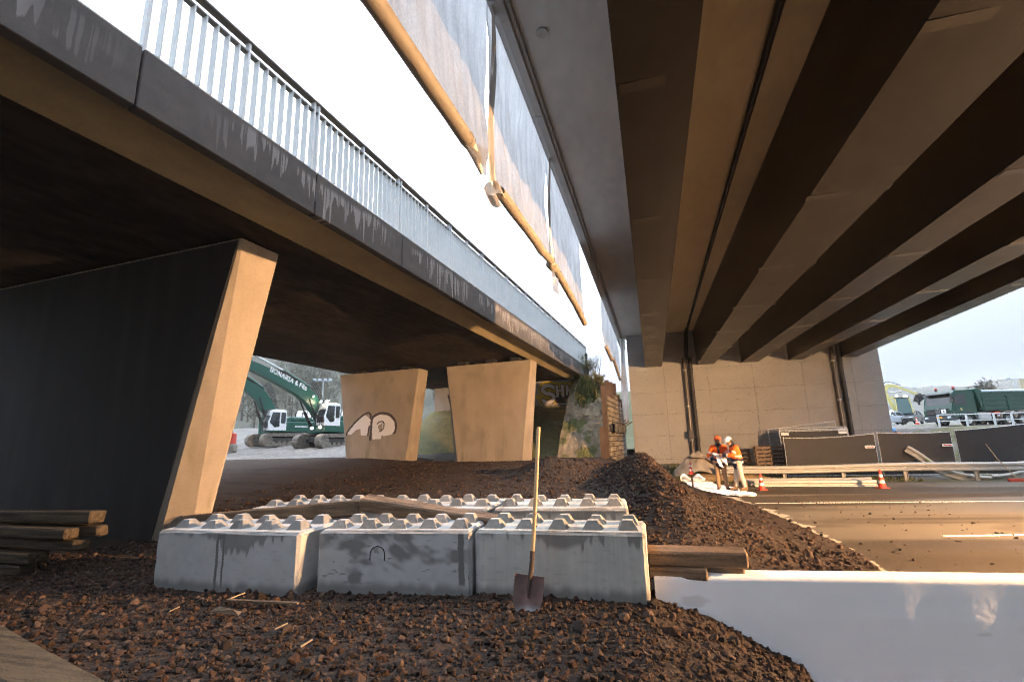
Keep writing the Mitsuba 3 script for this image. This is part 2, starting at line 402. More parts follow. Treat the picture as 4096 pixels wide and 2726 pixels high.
def h_gravel(x, y):
    f = interp(y, [-9, 4.0, 7.5, 10, 14, 19, 23], [0.05, 0.0, 0.05, 0.17, 0.42, 0.70, 0.70])
    f = f + 0.25 * sm(-9, -14, x) * sm(8, 15, y)
    crest = interp(y, [5.2, 6.2, 8, 11, 14, 15.6, 17, 18.5, 20], [0.0, 0.12, 0.34, 0.60, 0.88, 1.05, 0.75, 0.25, -0.1])
    xc = interp(y, [5, 8, 11, 15.5, 20], [0.25, 0.35, 0.2, -0.35, -0.6])
    xt = interp(y, [5, 7.6, 9, 12, 15, 17, 20], [2.5, 2.72, 2.88, 2.72, 2.45, 1.9, 0.9])
    xa = xt - interp(y, [5, 9, 12, 15, 18], [0.5, 0.75, 1.1, 1.15, 0.8])
    wall = sm(0.0, 0.45, y - 5.08 - 0.122 * (np.clip(x, -0.2, 3) + 0.12))
    left = f + (crest - f) * np.exp(-((x - xc) / 0.95) ** 2)
    t = np.clip((x - xc) / (xa - xc), 0, 1); t = t * (1 + 0.35 * (1 - t)); t = np.clip(t, 0, 1)
    right = crest + (-0.27 - crest) * t
    u = np.clip((x - xa) / (xt - xa), 0, 1)
    right = np.where(x > xa, -0.27 - 0.085 * u, right)
    right = np.where(x > xt, -0.355 - 0.9 * (x - xt), right)
    pile = np.where(x < xc, left, right)
    near = f - np.where(x > -0.15, 0.43 * (x + 0.15), 0) - 1.1 * np.maximum(0, x - 1.05) + 0.05 * np.exp(-((x - 0.35) / 0.35) ** 2)
    h = near * (1 - wall) + pile * wall
    for cx, cy, a, w in ((-2.95, 14.3, 0.52, 0.85), (-2.05, 14.9, 0.32, 0.6), (-3.7, 15.2, 0.18, 0.8), (-5.9, 16.5, 0.14, 1.3), (-9.8, 17.2, 0.12, 1.6)):
        h = h + a * np.exp(-(((x - cx) ** 2 + (y - cy) ** 2) / w ** 2) ** 0.75)
    rough = 0.05 + 0.16 * sm(0.35, 0.8, h) * sm(-5, -2, x) * sm(5, 6.5, y)
    h = h + rough * fb(x, y, 1.7) + 0.045 * fb(x, y, 6.0, 3, 5) * (1 - 0.7 * sm(xa - 0.1, xa + 0.1, x) * wall)
    tr = sm(9.0, 10.5, y) * sm(17.5, 15.5, y) * sm(-1.2, -2.6, x)                # tyre ruts across the bed
    return h - 0.035 * tr * (np.sin(y * 4.2 + 0.5 * np.sin(x * 0.7)) > 0.45)


def h_ground(x, y):
    h = interp(y, [-60, -9, 18.5, 21.6, 23.5, 27, 34, 60], [-0.7, -0.7, -0.62, -0.40, -0.33, 0.18, 0.9, 1.7])
    bank = sm(9.5, 13, x) * interp(y, [24.2, 29, 37], [0, 1.5, 2.0]); h = np.where(y > 23.6, np.maximum(h, np.minimum(1.62, -0.35 + bank * 1.3)), h)
    h = np.where((x > 4) & (y > 33), np.maximum(h, 1.0 + 0.62 * sm(33, 40, y) + 0.45 * sm(40, 60, y)), h)
    lf = sm(-5.5, -8.5, x) * sm(17.5, 21.5, y); h = h * (1 - lf) + lf * interp(y, [18, 21, 25, 31, 36, 60], [0.42, 0.66, 0.95, 1.32, 1.6, 4.6])
    far = sm(-17, -20, x) * sm(5, 14, y); h = h * (1 - far) + far * interp(y, [5, 20, 31, 36, 60], [0.4, 0.8, 1.3, 1.6, 4.6])
    r = np.hypot(x, y); h = h + 0.004 * np.maximum(0, r - 70)
    amp = sm(17, 24, np.abs(y)) * 0.10 + 0.14 * lf
    h = np.where((y < 4.9) & (x > -0.5) & (np.abs(x) < 40), h - 1.5 * sm(-0.5, 1.0, x), h)
    return h + amp * fb(x, y, 0.9) + (0.3 * lf + 0.05 * sm(30, 36, y)) * fb(x, y, 2.6, 4, 9) + sm(70, 160, r) * 4 * fb(x, y, 0.02)


def terrain(xs, ys, fn):
    X, Y = np.meshgrid(xs, ys, indexing='ij'); P = np.stack([X.ravel(), Y.ravel(), fn(X.ravel(), Y.ravel())], -1)
    n, k = len(xs), len(ys); i, j = np.meshgrid(np.arange(n - 1), np.arange(k - 1), indexing='ij'); a = i * k + j
    q = np.stack([a, a + k, a + k + 1, a + 1], -1).reshape(-1, 4)
    return trimesh.Trimesh(P, np.vstack([q[:, [0, 1, 2]], q[:, [0, 2, 3]]]), process=False)


def axis(lo, hi, fine0, fine1, step, g=1.12):
    out = list(np.arange(fine0, fine1 + 1e-6, step)); s = step
    while out[-1] < hi: s *= g; out.append(out[-1] + s)
    s = step
    while out[0] > lo: s *= g; out.insert(0, out[0] - s)
    return np.array(out)


struct('ground', terrain(axis(-1500, 1900, -40, 26, 0.22), axis(-400, 1900, 17, 40, 0.2), h_ground), 'mat_rubble', True)
gx = axis(-34, 3.4, -6.5, 3.3, 0.055, 1.06); gx = gx[gx < 3.45]; gy = np.r_[np.arange(-9, 2, 0.25), np.arange(2, 9, 0.05), np.arange(9, 23.01, 0.1)]
grav = terrain(gx, gy, h_gravel)
struct('gravel_bed', grav, 'mat_gravel', True)

ca, sa = math.cos(0.12), math.sin(0.12)
rx, ry = np.meshgrid(np.linspace(0.5, 90, 60), np.linspace(5.35, 21.0, 24), indexing='ij')
ry2 = ry + np.clip(rx, 0, 12) * 0.045
rz = -0.36 + 0.0 * rx
road = grid(2, 2, lambda u, v: np.stack([0.5 + u * 89.5, 5.26 + u * 10.9 + v * (16.4 - u * 7.0), 0 * u - 0.36], -1))
struct('road', road, 'mat_road')
ml = MB()


def line(a, b, w, z=-0.356):
    a, b = np.array(a, float), np.array(b, float); d = (b - a) / np.linalg.norm(b - a); n = np.array([-d[1], d[0]]) * w / 2
    return trimesh.Trimesh(np.c_[[a - n, b - n, b + n, a + n], [z] * 4], [[0, 1, 2], [0, 2, 3]])


put('road', 'lane_line', line((2.5, 15.22), (40, 20.0), 0.13), 'mat_paint_line', label='solid white edge line across the road beside the workers')
put('road', 'lane_line', line((4.72, 10.75), (30, 16.8), 0.12), 'mat_paint_line', label='short white lane line nearer the white wall')
# pale dust and old marking along the toe of the gravel
toe = []
for y in np.linspace(7.2, 17.0, 260):
    xt = np.interp(y, [5, 7.6, 9, 12, 15, 17, 20], [2.5, 2.72, 2.88, 2.72, 2.45, 1.9, 0.9])
    k = meshkit.fbm(np.array([[y * 2.6, 0, 0], [y * 1.7, 9, 0]]), 3); w = 0.42 * max(0, k[0] - 0.33) * (0.5 + k[1]); o = 0.10 * (k[1] - 0.5)
    toe.append((xt - 0.10 + o, xt - 0.03 + o + w, y))
toe = np.array(toe); P = np.r_[np.c_[toe[:, 0], toe[:, 2], 0 * toe[:, 0] - 0.353], np.c_[toe[:, 1], toe[:, 2], 0 * toe[:, 0] - 0.353]]; n = len(toe); i = np.arange(n - 1)
flat('mat_dust', (0.26, 0.235, 0.19), 0.9)
put('road', 'dust_strip', trimesh.Trimesh(P, np.vstack([np.stack([i, i + n, i + n + 1], 1), np.stack([i, i + n + 1, i + 1], 1)])), 'mat_dust', kind='stuff', label='pale crumbled strip along the toe of the gravel pile')


# stones of the gravel, one mesh
def stones(n, xr, yr, r0, r1, keep, seed, shade=1.0, fn=h_gravel, pal=None):
    g = np.random.default_rng(seed); x = g.uniform(*xr, n); y = g.uniform(*yr, n); k = keep(x, y) > g.random(n); x, y = x[k], y[k]; n = len(x)
    r = r0 + (r1 - r0) * g.random(n) ** 2.6; z = fn(x, y) + r * g.uniform(-0.35, 0.35, n)
    V, Fc, Cc, at = [], [], [], 0
    proto = []
    for i in range(24):
        q = g.normal(size=(15, 3)); q /= np.linalg.norm(q, axis=1, keepdims=True); q *= g.uniform(0.8, 1.08, (15, 1)) * np.array([1, g.uniform(0.75, 1), g.uniform(0.65, 0.95)])
        h = trimesh.convex.convex_hull(q); proto.append((np.array(h.vertices), np.array(h.faces)))
    pal = np.array(pal if pal is not None else [(0.034, 0.019, 0.0125), (0.022, 0.0135, 0.009), (0.050, 0.028, 0.018), (0.019, 0.013, 0.0105), (0.070, 0.046, 0.034), (0.040, 0.021, 0.013)])
    which = g.integers(0, 24, n); q4 = g.normal(size=(n, 4)); q4 /= np.linalg.norm(q4, axis=1, keepdims=True)
    w_, a, b, c = q4.T
    R = np.stack([np.stack([1 - 2 * (b * b + c * c), 2 * (a * b - c * w_), 2 * (a * c + b * w_)], -1), np.stack([2 * (a * b + c * w_), 1 - 2 * (a * a + c * c), 2 * (b * c - a * w_)], -1), np.stack([2 * (a * c - b * w_), 2 * (b * c + a * w_), 1 - 2 * (a * a + b * b)], -1)], 1)
    for i in range(24):
        s = np.flatnonzero(which == i); v, f = proto[i]
        vv = np.einsum('kij,nj->kni', R[s], v) * r[s][:, None, None] + np.stack([x[s], y[s], z[s]], -1)[:, None]
        col = pal[g.integers(0, len(pal), len(s))] * g.uniform(0.6, 1.25, (len(s), 1)) * shade
        V.append(vv.reshape(-1, 3)); Cc.append(np.repeat(col, len(v), 0)); Fc.append((f[None] + (np.arange(len(s)) * len(v))[:, None, None]).reshape(-1, 3) + at); at += len(s) * len(v)
    return trimesh.Trimesh(np.vstack(V), np.vstack(Fc), process=False), np.vstack(Cc)


def in_bed(x, y):                                                # not under the wall or on the road
    xt = np.interp(y, [5, 7.6, 9, 12, 15, 17, 20], [2.5, 2.72, 2.88, 2.72, 2.45, 1.9, 0.9])
    return ((x < xt - 0.03) & ~((y > 5.03 + 0.122 * x) & (y < 5.42 + 0.122 * x) & (x > -0.25))).astype(float)


def in_rough(x, y): return in_bed(x, y) * np.clip(0.12 + 1.6 * sm(0.30, 0.6, h_gravel(x, y) - 0.25 * sm(14, 19, y)) * sm(-5, -1.5, x), 0, 1)


sets = [stones(34000, (-9.5, 2.6), (2.0, 5.4), 0.010, 0.040, in_bed, 1), stones(500, (-6.6, 2.0), (2.0, 5.0), 0.04, 0.075, in_bed, 2),
        stones(11000, (-8.5, 2.9), (5.0, 9.0), 0.014, 0.045, in_bed, 3), stones(16000, (-1.5, 2.9), (5.4, 17.5), 0.018, 0.068, in_rough, 4),
        stones(9000, (-10, 0.5), (9.0, 18.0), 0.025, 0.075, in_rough, 5), stones(14000, (-11, 1.5), (7.2, 19.5), 0.012, 0.050, lambda x, y: in_bed(x, y) * (0.25 + 0.75 * (fb(x, y, 1.1) > 0.0)), 7), stones(160, (2.6, 6.5), (7.0, 16.5), 0.012, 0.045, lambda x, y: 0 * x + 1.0, 6, 0.7, lambda x, y: 0 * x - 0.355)]
allv, allf, allc, at = [], [], [], 0
for m, c in sets:
    allv.append(m.vertices); allf.append(m.faces + at); allc.append(c); at += len(c)
k = thing('gravel', 'loose dark brown crushed stones lying all over the gravel bed and piles', 'gravel', kind='stuff')
put(k, None, trimesh.Trimesh(np.vstack(allv), np.vstack(allf), process=False), 'mat_stone', color=np.vstack(allc))


# far hills
def hill(x0, x1, y0, h, seed, n=160, depth=260):
    def f(u, v):
        x = x0 + (x1 - x0) * u; y = y0 + depth * v
        p = np.stack([x * 0.012, y * 0.012, 0 * x], -1)
        top = h * (0.75 + 0.5 * (meshkit.fbm(p + seed, 4) - 0.5)) * sm(0, 0.75, v)
        tree = (7.0 if y0 < 500 else 14.0) * (meshkit.fbm(np.stack([x * (0.09 if y0 < 500 else 0.03), y * 0.05, 0 * x + seed], -1), 4) - 0.35) * sm(0.02, 0.1, v)
        return np.stack([x, y, 1.0 + top + tree], -1)
    return grid(n, 60, f)


struct('hill', MB().add(hill(120, 1250, 800, 108, 3.3, 220, 420)).add(hill(-420, -60, 100, 62, 8.1, 260, 160)), 'mat_hill', True)
def bankz(x, y): return 0.9 + 5.6 * sm(31, 54, y) * sm(4.5, -3, x - 0.10 * (y - 30)) * sm(-24, -14, x)
gb = grid(70, 70, lambda u, v: np.stack([-16 + 21 * u, 30.5 + 28 * v, bankz(-16 + 21 * u, 30.5 + 28 * v) + 0.35 * fb(-16 + 21 * u, 30.5 + 28 * v, 0.7)], -1))
struct('grass_bank', gb, 'mat_grass', True)
# embankment behind the camera, unseen, added to block sky from under the old bridge
eb = grid(30, 12, lambda u, v: np.stack([-60 + 54 * u, -9 - 10 * v, -0.7 + 6.0 * v + 0.2 * fb(-60 + 54 * u, -9 - 10 * v, 0.6)], -1))
struct('sky_block_bank', eb, 'mat_grass', True)

# ---------------------------------------------------------------- the old bridge on the left
A = 0.055
LB = RZ(-A)
tex('mat_pier_shade', lambda p, n, uv: mix((0.010, 0.010, 0.0105), (0.026, 0.026, 0.028), fbm(p.x * 3.5, 1.0, p.z * 0.35, 4)), 0.8)  # deep shade of the near pier's long face, put into the colour
b1 = thing('road_bridge', 'old stained road bridge on the left with galvanised railing and slanted piers', 'bridge')


def lb(m): return place(m, LB)


def profile(pts, t0, t1):
    """(s, z) cross section swept along the bridge from t0 to t1"""
    m = ext(pts, t1 - t0); m.apply_transform(basis((0, t1, 0), (1, 0, 0), (0, 0, 1), (0, -1, 0))); return m


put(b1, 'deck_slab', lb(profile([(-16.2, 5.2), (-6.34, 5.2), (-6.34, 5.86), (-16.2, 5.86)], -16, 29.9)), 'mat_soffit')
put(b1, 'edge_beam', lb(profile([(-6.338, 5.11), (-5.46, 5.33), (-5.46, 5.88), (-6.338, 5.88)], -16, 29.8)), 'mat_edge', label='lighter slanted edge beam under the fascia panels')
jt = [-14, -11.5, -9, -6.6, -4.2, -1.8, 0.55, 3.03, 5.78, 8.37, 10.82, 13.03, 15.28, 17.4, 19.4, 21.3, 23.1, 24.9, 26.6, 28.3, 29.9]
for a, b in zip(jt[:-1], jt[1:]):
    put(b1, 'fascia_panel', place(MB().box((-5.38, (a + b) / 2, 5.51), (0.16, b - a - 0.022, 0.74), bev=0.012).mesh(), LB), 'mat_fascia')
rl = b1 + '__railing'
flat('mat_dark_rail', (0.10, 0.10, 0.098), 0.6)  # top and lower rails in a darker grey than the bars
scene[rl] = mikit.ply(lb(MB().box((-5.42, 15, 7.20), (0.13, 29.9, 0.05), bev=0.012).mesh()), 'mat_dark_rail')
labels[rl] = {'label': 'galvanised railing of flat upright bars on the left bridge'}
put(rl, 'lower_rail', lb(MB().box((-5.42, 15, 7.03), (0.085, 29.9, 0.03)).mesh()), 'mat_dark_rail')
put(rl, 'bottom_rail', lb(MB().box((-5.42, 15, 5.965), (0.05, 29.9, 0.014)).mesh()), 'mat_galvanised')
bar0 = mikit.ply(trimesh.creation.box((0.095, 0.018, 1.05)), 'mat_galvanised')
post0 = mikit.ply(cham((0.085, 0.045, 1.30), 0.004), 'mat_galvanised')
for a, b in zip(jt[7:-1], jt[8:]):
    mid = (a + b) / 2
    for t in (a + 0.05, b - 0.05, mid): copies(rl, 'post', post0, [LB @ basis((-5.42, t, 6.535), (1, 0, 0), (0, 1, 0), (0, 0, 1))])
    for lo, hi in ((a + 0.05, mid), (mid, b - 0.05)):
        for t in np.linspace(lo, hi, 9)[1:-1]: copies(rl, 'bar', bar0, [LB @ basis((-5.42, t, 6.495), (1, 0, 0), (0, 1, 0), (0, 0, 1))])


def pier(s0, s1, t0, t1, zb, zt, inset, chb=0.28, cht=0.03):
    def ring(z, a, b, c): return [(a + c, t0, z), (b - c, t0, z), (b, t0 + c, z), (b, t1 - c, z), (b - c, t1, z), (a + c, t1, z), (a, t1 - c, z), (a, t0 + c, z)]
    return lb(hull(ring(zb, s0 + inset, s1 - inset, chb) + ring(zt, s0, s1, cht)))


# s, t of the measured pier corners
put(b1, 'pier', pier(-16.0, -7.08, 6.0, 6.86, -0.6, 5.13, 1.0, 0.34), 'mat_pier', label='nearest pier, its long face in deep shade and its narrow end lit orange')
p2 = put(b1, 'pier', pier(-15.95, -11.45, 19.75, 20.6, -0.4, 4.98, 0.55), 'mat_pier', label='far pier with silver and dark letters sprayed on it')
put(b1, 'pier', pier(-10.15, -6.02, 19.95, 20.8, -0.4, 4.98, 0.42), 'mat_pier', label='plain far pier beside the graffiti wall')
for s in (-15, -13.7, -12.4, -9.4, -8, -6.8): put(b1, 'bearing_pad', lb(MB().box((s, 20.25, 5.085), (0.45, 0.4, 0.2), bev=0.01).mesh()), 'mat_dark')
put(b1 + '__pier', 'painted_shade', lb(hull([(-15.6, 5.985, 0.02), (-8.46, 5.985, 0.02), (-7.14, 5.985, 5.1), (-15.9, 5.985, 5.1), (-15.6, 6.02, 0.02), (-8.46, 6.02, 0.02), (-7.14, 6.02, 5.1), (-15.9, 6.02, 5.1)])), 'mat_pier_shade', label='blackish sheet on the long face of the near pier, deep shade painted in its colour')
# abutment with its bearing wall, wing wall and slope paving
put(b1, 'abutment', lb(MB().box((-11.0, 29.75, 4.4), (9.6, 0.9, 1.9), bev=0.02).mesh()), 'mat_wall', label='low abutment wall with bubble letters sprayed on it')
put(b1, 'wing_wall', lb(hull([(-6.2, 29.0, 3.7), (-5.95, 29.0, 3.7), (-5.75, 29.0, 5.12), (-6.15, 29.0, 5.12), (-6.2, 31.5, 3.7), (-5.95, 31.5, 3.7), (-5.75, 31.5, 5.12), (-6.15, 31.5, 5.12)])), 'mat_wall')
sp = grid(40, 40, lambda u, v: np.stack([-16 + 10.5 * u, 23.2 + 6.1 * v, 0.25 + 3.42 * v + 0.03 * fb(-16 + 10 * u, 23 + 6 * v, 1.2)], -1))
put(b1, 'slope_paving', lb(sp), 'mat_paving', True, label='mossy brick paving sloping up to the abutment')

# ---------------------------------------------------------------- the new bridge on the right
b2 = thing('road_bridge', 'new road bridge on the right, long dark parallel girders under its deck', 'bridge')
flat('mat_girder_seam', (0.020, 0.018, 0.016), 0.28)
Z0, Z1 = 5.25, 7.07
def zb(x): return Z0 - 0.016 * x


def beam(xl0, xr0, xl1, xr1, y0=-18.0, y1=27.0):
    """web from (xl0..xr0) at Y = 0 to (xl1..xr1) at the abutment"""
    def at(y, a, b): return a + (b - a) * y / 27.0
    P = []
    for y in (y0, y1):
        l, r = at(y, xl0, xl1), at(y, xr0, xr1)
        P += [(l, y, zb(l)), (r, y, zb(r)), (l - 0.03, y, Z1 + 0.1), (r + 0.03, y, Z1 + 0.1)]
    return hull(P)


beams = [(-0.07, 0.75, -0.21, 0.64), (2.84, 4.08, 2.42, 3.25), (5.52, 6.30, 4.58, 5.36), (7.62, 8.42, 6.75, 7.42), (9.1, 9.5, 9.05, 9.75)]
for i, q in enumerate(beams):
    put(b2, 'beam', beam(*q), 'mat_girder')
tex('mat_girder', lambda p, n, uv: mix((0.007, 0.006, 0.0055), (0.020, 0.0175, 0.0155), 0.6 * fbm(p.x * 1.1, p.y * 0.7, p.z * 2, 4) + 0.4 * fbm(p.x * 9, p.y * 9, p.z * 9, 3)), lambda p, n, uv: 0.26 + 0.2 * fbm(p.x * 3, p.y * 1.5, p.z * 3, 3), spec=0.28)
for i, q in enumerate(beams):
    for y in np.arange(1.4, 26, 3.45): put(b2 + '__beam' + (f'_{i:03d}' if i else ''), 'weld_seam', MB().box(((q[0] + (q[2] - q[0]) * y / 27 + q[1] + (q[3] - q[1]) * y / 27) / 2, y, zb(q[0]) - 0.004), (q[1] - q[0] - 0.06, 0.16, 0.008)).mesh(), 'mat_girder_seam')
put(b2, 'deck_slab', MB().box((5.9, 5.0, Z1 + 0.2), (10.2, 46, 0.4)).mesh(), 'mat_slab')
put(b2, 'cantilever', MB().box((-0.27, 5.0, Z1 + 0.21), (2.14, 46, 0.4)).mesh(), 'mat_beam', label='pale grey cantilever slab along the left edge of the bridge')
# cornice along the left edge, cast in lengths, with a drip groove behind it
for y in np.arange(-14.0, 30, 2.36):
    put(b2, 'cornice_length', MB().add(place(ext([(-1.62, 6.97), (-1.52, 6.93), (-1.40, 6.93), (-1.38, 6.99), (-1.34, 7.0), (-1.34, 7.55), (-1.62, 7.55)], 2.345), basis((0, y + 2.345, 0), (1, 0, 0), (0, 0, 1), (0, -1, 0)))).mesh(), 'mat_wall')
put(b2, 'joint_pipe', tube([(2.05, -12, 6.99), (2.05, 26.2, 6.99)], 0.055, 10), 'mat_dark', True, label='dark drain pipe along the joint between the first beams')
put(b2, 'anchor_plate', MB().add(lathe([(0, 0), (0.085, 0), (0.085, 0.02), (0, 0.02)], 24, (-1.06, 5.68, 7.05))).add(lathe([(0, 0), (0.014, 0), (0.014, 0.01), (0, 0.01)], 10, (-1.06, 5.68, 7.042))).mesh(), 'mat_wall', label='small round anchor plate under the deck edge')
put(b2, 'bracket', MB().box((2.97, 6.72, 7.02), (0.17, 0.10, 0.10), bev=0.01).mesh(), 'mat_steel')
# abutment wall cast in formwork panels
wl = put(b2, 'abutment_wall', MB().box((4.78, 27.45, 3.0), (11.74, 0.88, 8.15)).mesh(), 'mat_joint', label='smooth pale concrete abutment wall at the end of the beams')
xs = [-1.1, 0.72, 2.9, 5.05, 7.3, 9.45, 10.67]; zs = [-1.0, 0.42, 1.57, 2.72, 3.87, 5.03, 7.07]
for a, b in zip(xs[:-1], xs[1:]):
    for c, d in zip(zs[:-1], zs[1:]):
        put(wl, 'panel', MB().box(((a + b) / 2, 27.004, (c + d) / 2), (b - a - 0.009, 0.022, d - c - (0.009 if d < 7 else 0)), bev=0.003).mesh(), 'mat_wall')
put(b2, 'wing_wall', hull([(10.66, 27.02, -1), (10.66, 33, -1), (10.66, 33, 6.9), (10.66, 27.02, 6.9), (10.4, 27.02, -1), (10.4, 33, -1), (10.4, 33, 6.9), (10.4, 27.02, 6.9)]), 'mat_wall')
for k, x in enumerate((1.78, 8.66)):
    for j, dx in enumerate((0.0, 0.3)):
        dp = put(b2, 'drain_pipe', tube([(x + dx, 26.86, 0.0), (x + dx, 26.86, 5.6 if k == 0 else 6.8)], 0.085 if j == 0 else 0.10, 12), 'mat_pvc' if j == 0 else 'mat_dark', True)
        for z in (1.3, 3.0, 4.9): put(dp, 'collar', tube([(x + dx, 26.86, z), (x + dx, 26.86, z + 0.10)], 0.105 if j == 0 else 0.12, 12), 'mat_steel' if j == 0 else 'mat_dark', True)
    if k == 0:
        put(dp, 'inspection_box', MB().box((x, 26.70, 1.62), (0.26, 0.16, 0.36), bev=0.02).mesh(), 'mat_pvc')
        put(dp, 'hose', tube([(2.05, 26.2, 6.99), (2.0, 26.45, 6.9), (1.98, 26.62, 6.4), (1.95, 26.8, 5.9), (1.9, 26.86, 5.5)], 0.10, 10), 'mat_dark', True)


def curve(pts, n=24):
    from scipy.interpolate import CubicSpline
    p = np.array(pts, float); t = np.linspace(0, len(p) - 1, n)
    return CubicSpline(np.arange(len(p)), p)(t)

# ---------------------------------------------------------------- concrete blocks with studs
def stud_mesh(w=0.17, t=0.075, h=0.085):
    return hull([(sx * w / 2, sy * w / 2, 0) for sx in (-1, 1) for sy in (-1, 1)] + [(sx * t / 2, sy * t / 2, h) for sx in (-1, 1) for sy in (-1, 1)])


studs = []
for q in range(5):
    m_ = stud_mesh(0.20 + 0.008 * (q % 3 - 1), 0.088 + 0.006 * (q % 2), 0.092 - 0.005 * (q % 3)).subdivide().subdivide().subdivide(); v_ = np.array(m_.vertices)
    m_.vertices = v_ - v_ * np.array([1, 1, 0.8]) * (0.16 * np.clip(meshkit.fbm(v_ * 26 + q * 5.3, 3) - 0.52, 0, 1))[:, None] * 0.7; studs.append(mikit.ply(m_, 'mat_block', 20))


def block(fl, fr, depth, zb, zt, label, sink=0.16):
    fl, fr = np.array(fl), np.array(fr); x = np.array([*(fr - fl), 0.0]); W = np.linalg.norm(x); x /= W; y = np.array([-x[1], x[0], 0])
    k = thing('concrete_block', label, 'concrete block', 'interlocking concrete blocks laid in two rows')
    o = np.array([*fl, zb]) + x * W / 2 + y * depth / 2; H = zt - zb + sink
    body = cham((W - 0.012, depth, H), 0.03); body = body.subdivide_to_size(0.16)
    v = np.array(body.vertices); n = meshkit.fbm(v * 2.3 + o, 3)[:, None] - 0.5; e = meshkit.fbm(v * 16 + o, 3)[:, None] - 0.5
    edge = (np.sort(np.abs(v) / (np.array([W, depth, H]) / 2), 1)[:, 1] > 0.93)[:, None]
    body.vertices = v + (v / (np.linalg.norm(v, axis=1, keepdims=True) + 1e-9)) * (0.006 * n + 0.026 * e * edge)
    put(k, 'body', place(body, basis(o + [0, 0, (H / 2 - sink)], x, y, (0, 0, 1))), 'mat_block', 30)
    for j in (0.27, 0.73):
        for i in range(5):
            c = np.array([*fl, zt - 0.004]) + x * W * (i + 0.5) / 5 + y * depth * j
            scene[numbered(k + '__stud', scene)] = {**studs[rng.integers(0, 5)], 'to_world': T((basis(c, x, y, (0, 0, 1)) @ RZ(rng.normal(0, 0.03) + math.pi / 2 * rng.integers(0, 4))).tolist())}
    return k


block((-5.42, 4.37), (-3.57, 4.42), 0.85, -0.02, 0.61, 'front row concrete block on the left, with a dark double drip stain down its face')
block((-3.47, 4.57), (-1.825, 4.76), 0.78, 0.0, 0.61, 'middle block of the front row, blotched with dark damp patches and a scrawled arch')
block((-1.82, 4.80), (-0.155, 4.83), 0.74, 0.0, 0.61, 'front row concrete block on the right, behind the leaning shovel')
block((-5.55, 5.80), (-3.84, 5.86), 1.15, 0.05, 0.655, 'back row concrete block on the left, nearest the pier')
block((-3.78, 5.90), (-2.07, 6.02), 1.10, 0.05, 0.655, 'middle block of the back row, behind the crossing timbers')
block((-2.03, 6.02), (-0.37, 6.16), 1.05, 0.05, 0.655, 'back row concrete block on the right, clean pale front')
# the arch someone scrawled on the middle block
pts = [(-2.80 + 0.075 * math.cos(t) * (1.1 if t > 1.6 else 1.0), 0.385 + 0.075 * math.sin(t) - (0.05 if t < 0.3 or t > 3.0 else 0)) for t in np.linspace(-0.1, 3.3, 16)]
put('concrete_block_001', 'scrawl', tube([(x, 4.565 + (x + 3.45) * 0.1173 - 0.001, z) for x, z in pts], 0.0045, 5), 'mat_dark', label='dark scrawled arch on the block face')

# ---------------------------------------------------------------- timbers
def timber(a, b, w, h, label, seed=0, group=None, cat='timber', roll=0.0, mat='mat_wood'):
    k = thing('timber', label, cat, group)
    M, L = frame(a, b); m = cham((L, w, h), 0.018).subdivide_to_size(0.12); v = np.array(m.vertices)
    v += 0.016 * (meshkit.fbm(v * np.array([2.0, 9, 9]) + seed * 3.7, 3)[:, None] - 0.5) * np.sign(v); m.vertices = v
    if roll: m.apply_transform(trimesh.transformations.rotation_matrix(roll, [1, 0, 0]))
    m.apply_transform(M); put(k, None, m, mat, 35); return k


timber((-6.15, 5.36, 0.52), (-3.63, 5.56, 0.715), 0.17, 0.185, 'long squared timber lying across the gap left of the blocks, its sawn end up', 1)
timber((-3.56, 5.55, 0.775), (-1.72, 5.45, 0.56), 0.19, 0.16, 'weathered timber sloping down to the right over the front blocks', 2, roll=0.25)
timber((-4.6, 5.66, 0.30), (-2.35, 5.72, 0.30), 0.17, 0.17, 'timber lying low between the two block rows under the crossing ones', 3)
timber((-4.9, 5.56, 0.46), (-2.9, 5.64, 0.50), 0.15, 0.14, 'upper of the two timbers stacked in the gap between block rows', 4)
timber((-0.17, 5.24, 0.335), (0.73, 5.26, 0.335), 0.19, 0.145, 'reddish squared timber on top of the pieces beside the right block', 5, roll=0.12)
timber((-0.17, 5.12, 0.21), (0.36, 5.13, 0.205), 0.12, 0.10, 'short pale timber offcut with a knot, under the reddish timber', 6)
timber((0.37, 5.28, 0.225), (0.70, 5.28, 0.225), 0.10, 0.08, 'small brown timber offcut under the right end of the reddish timber', 7)
# stack of timbers left, beside the big pier
st = [((-9.2, 4.80, 0.60), (-6.72, 4.82, 0.62), 0.20, 0.15, 'topmost dark timber of the stack by the big pier'),
      ((-9.2, 4.62, 0.47), (-6.80, 4.60, 0.45), 0.17, 0.13, 'bright ended timber second from the top of the stack by the pier'),
      ((-9.2, 4.84, 0.44), (-6.66, 4.86, 0.45), 0.15, 0.13, 'timber behind the bright ended one in the stack by the pier'),
      ((-9.2, 4.66, 0.32), (-6.76, 4.70, 0.30), 0.20, 0.12, 'third layer timber of the stack by the pier, orange end corner'),
      ((-9.2, 4.62, 0.17), (-7.30, 4.58, 0.16), 0.24, 0.13, 'shorter mossy timber in the lower half of the stack by the pier'),
      ((-9.2, 4.60, 0.03), (-7.42, 4.56, 0.03), 0.20, 0.12, 'timber second from the ground in the stack by the pier'),
      ((-9.2, 4.48, -0.08), (-7.60, 4.42, -0.06), 0.18, 0.12, 'lowest timber of the stack by the pier, nearest the camera')]
for i, (a, b, w, h, l) in enumerate(st): timber(np.array(a) + [-0.28, 0, 0.04], np.array(b) + [-0.28, 0, 0.04], w, h, l, 20 + i, 'timbers stacked by the big pier', roll=0.08 * (i % 3 - 1), mat='mat_wood_dark')
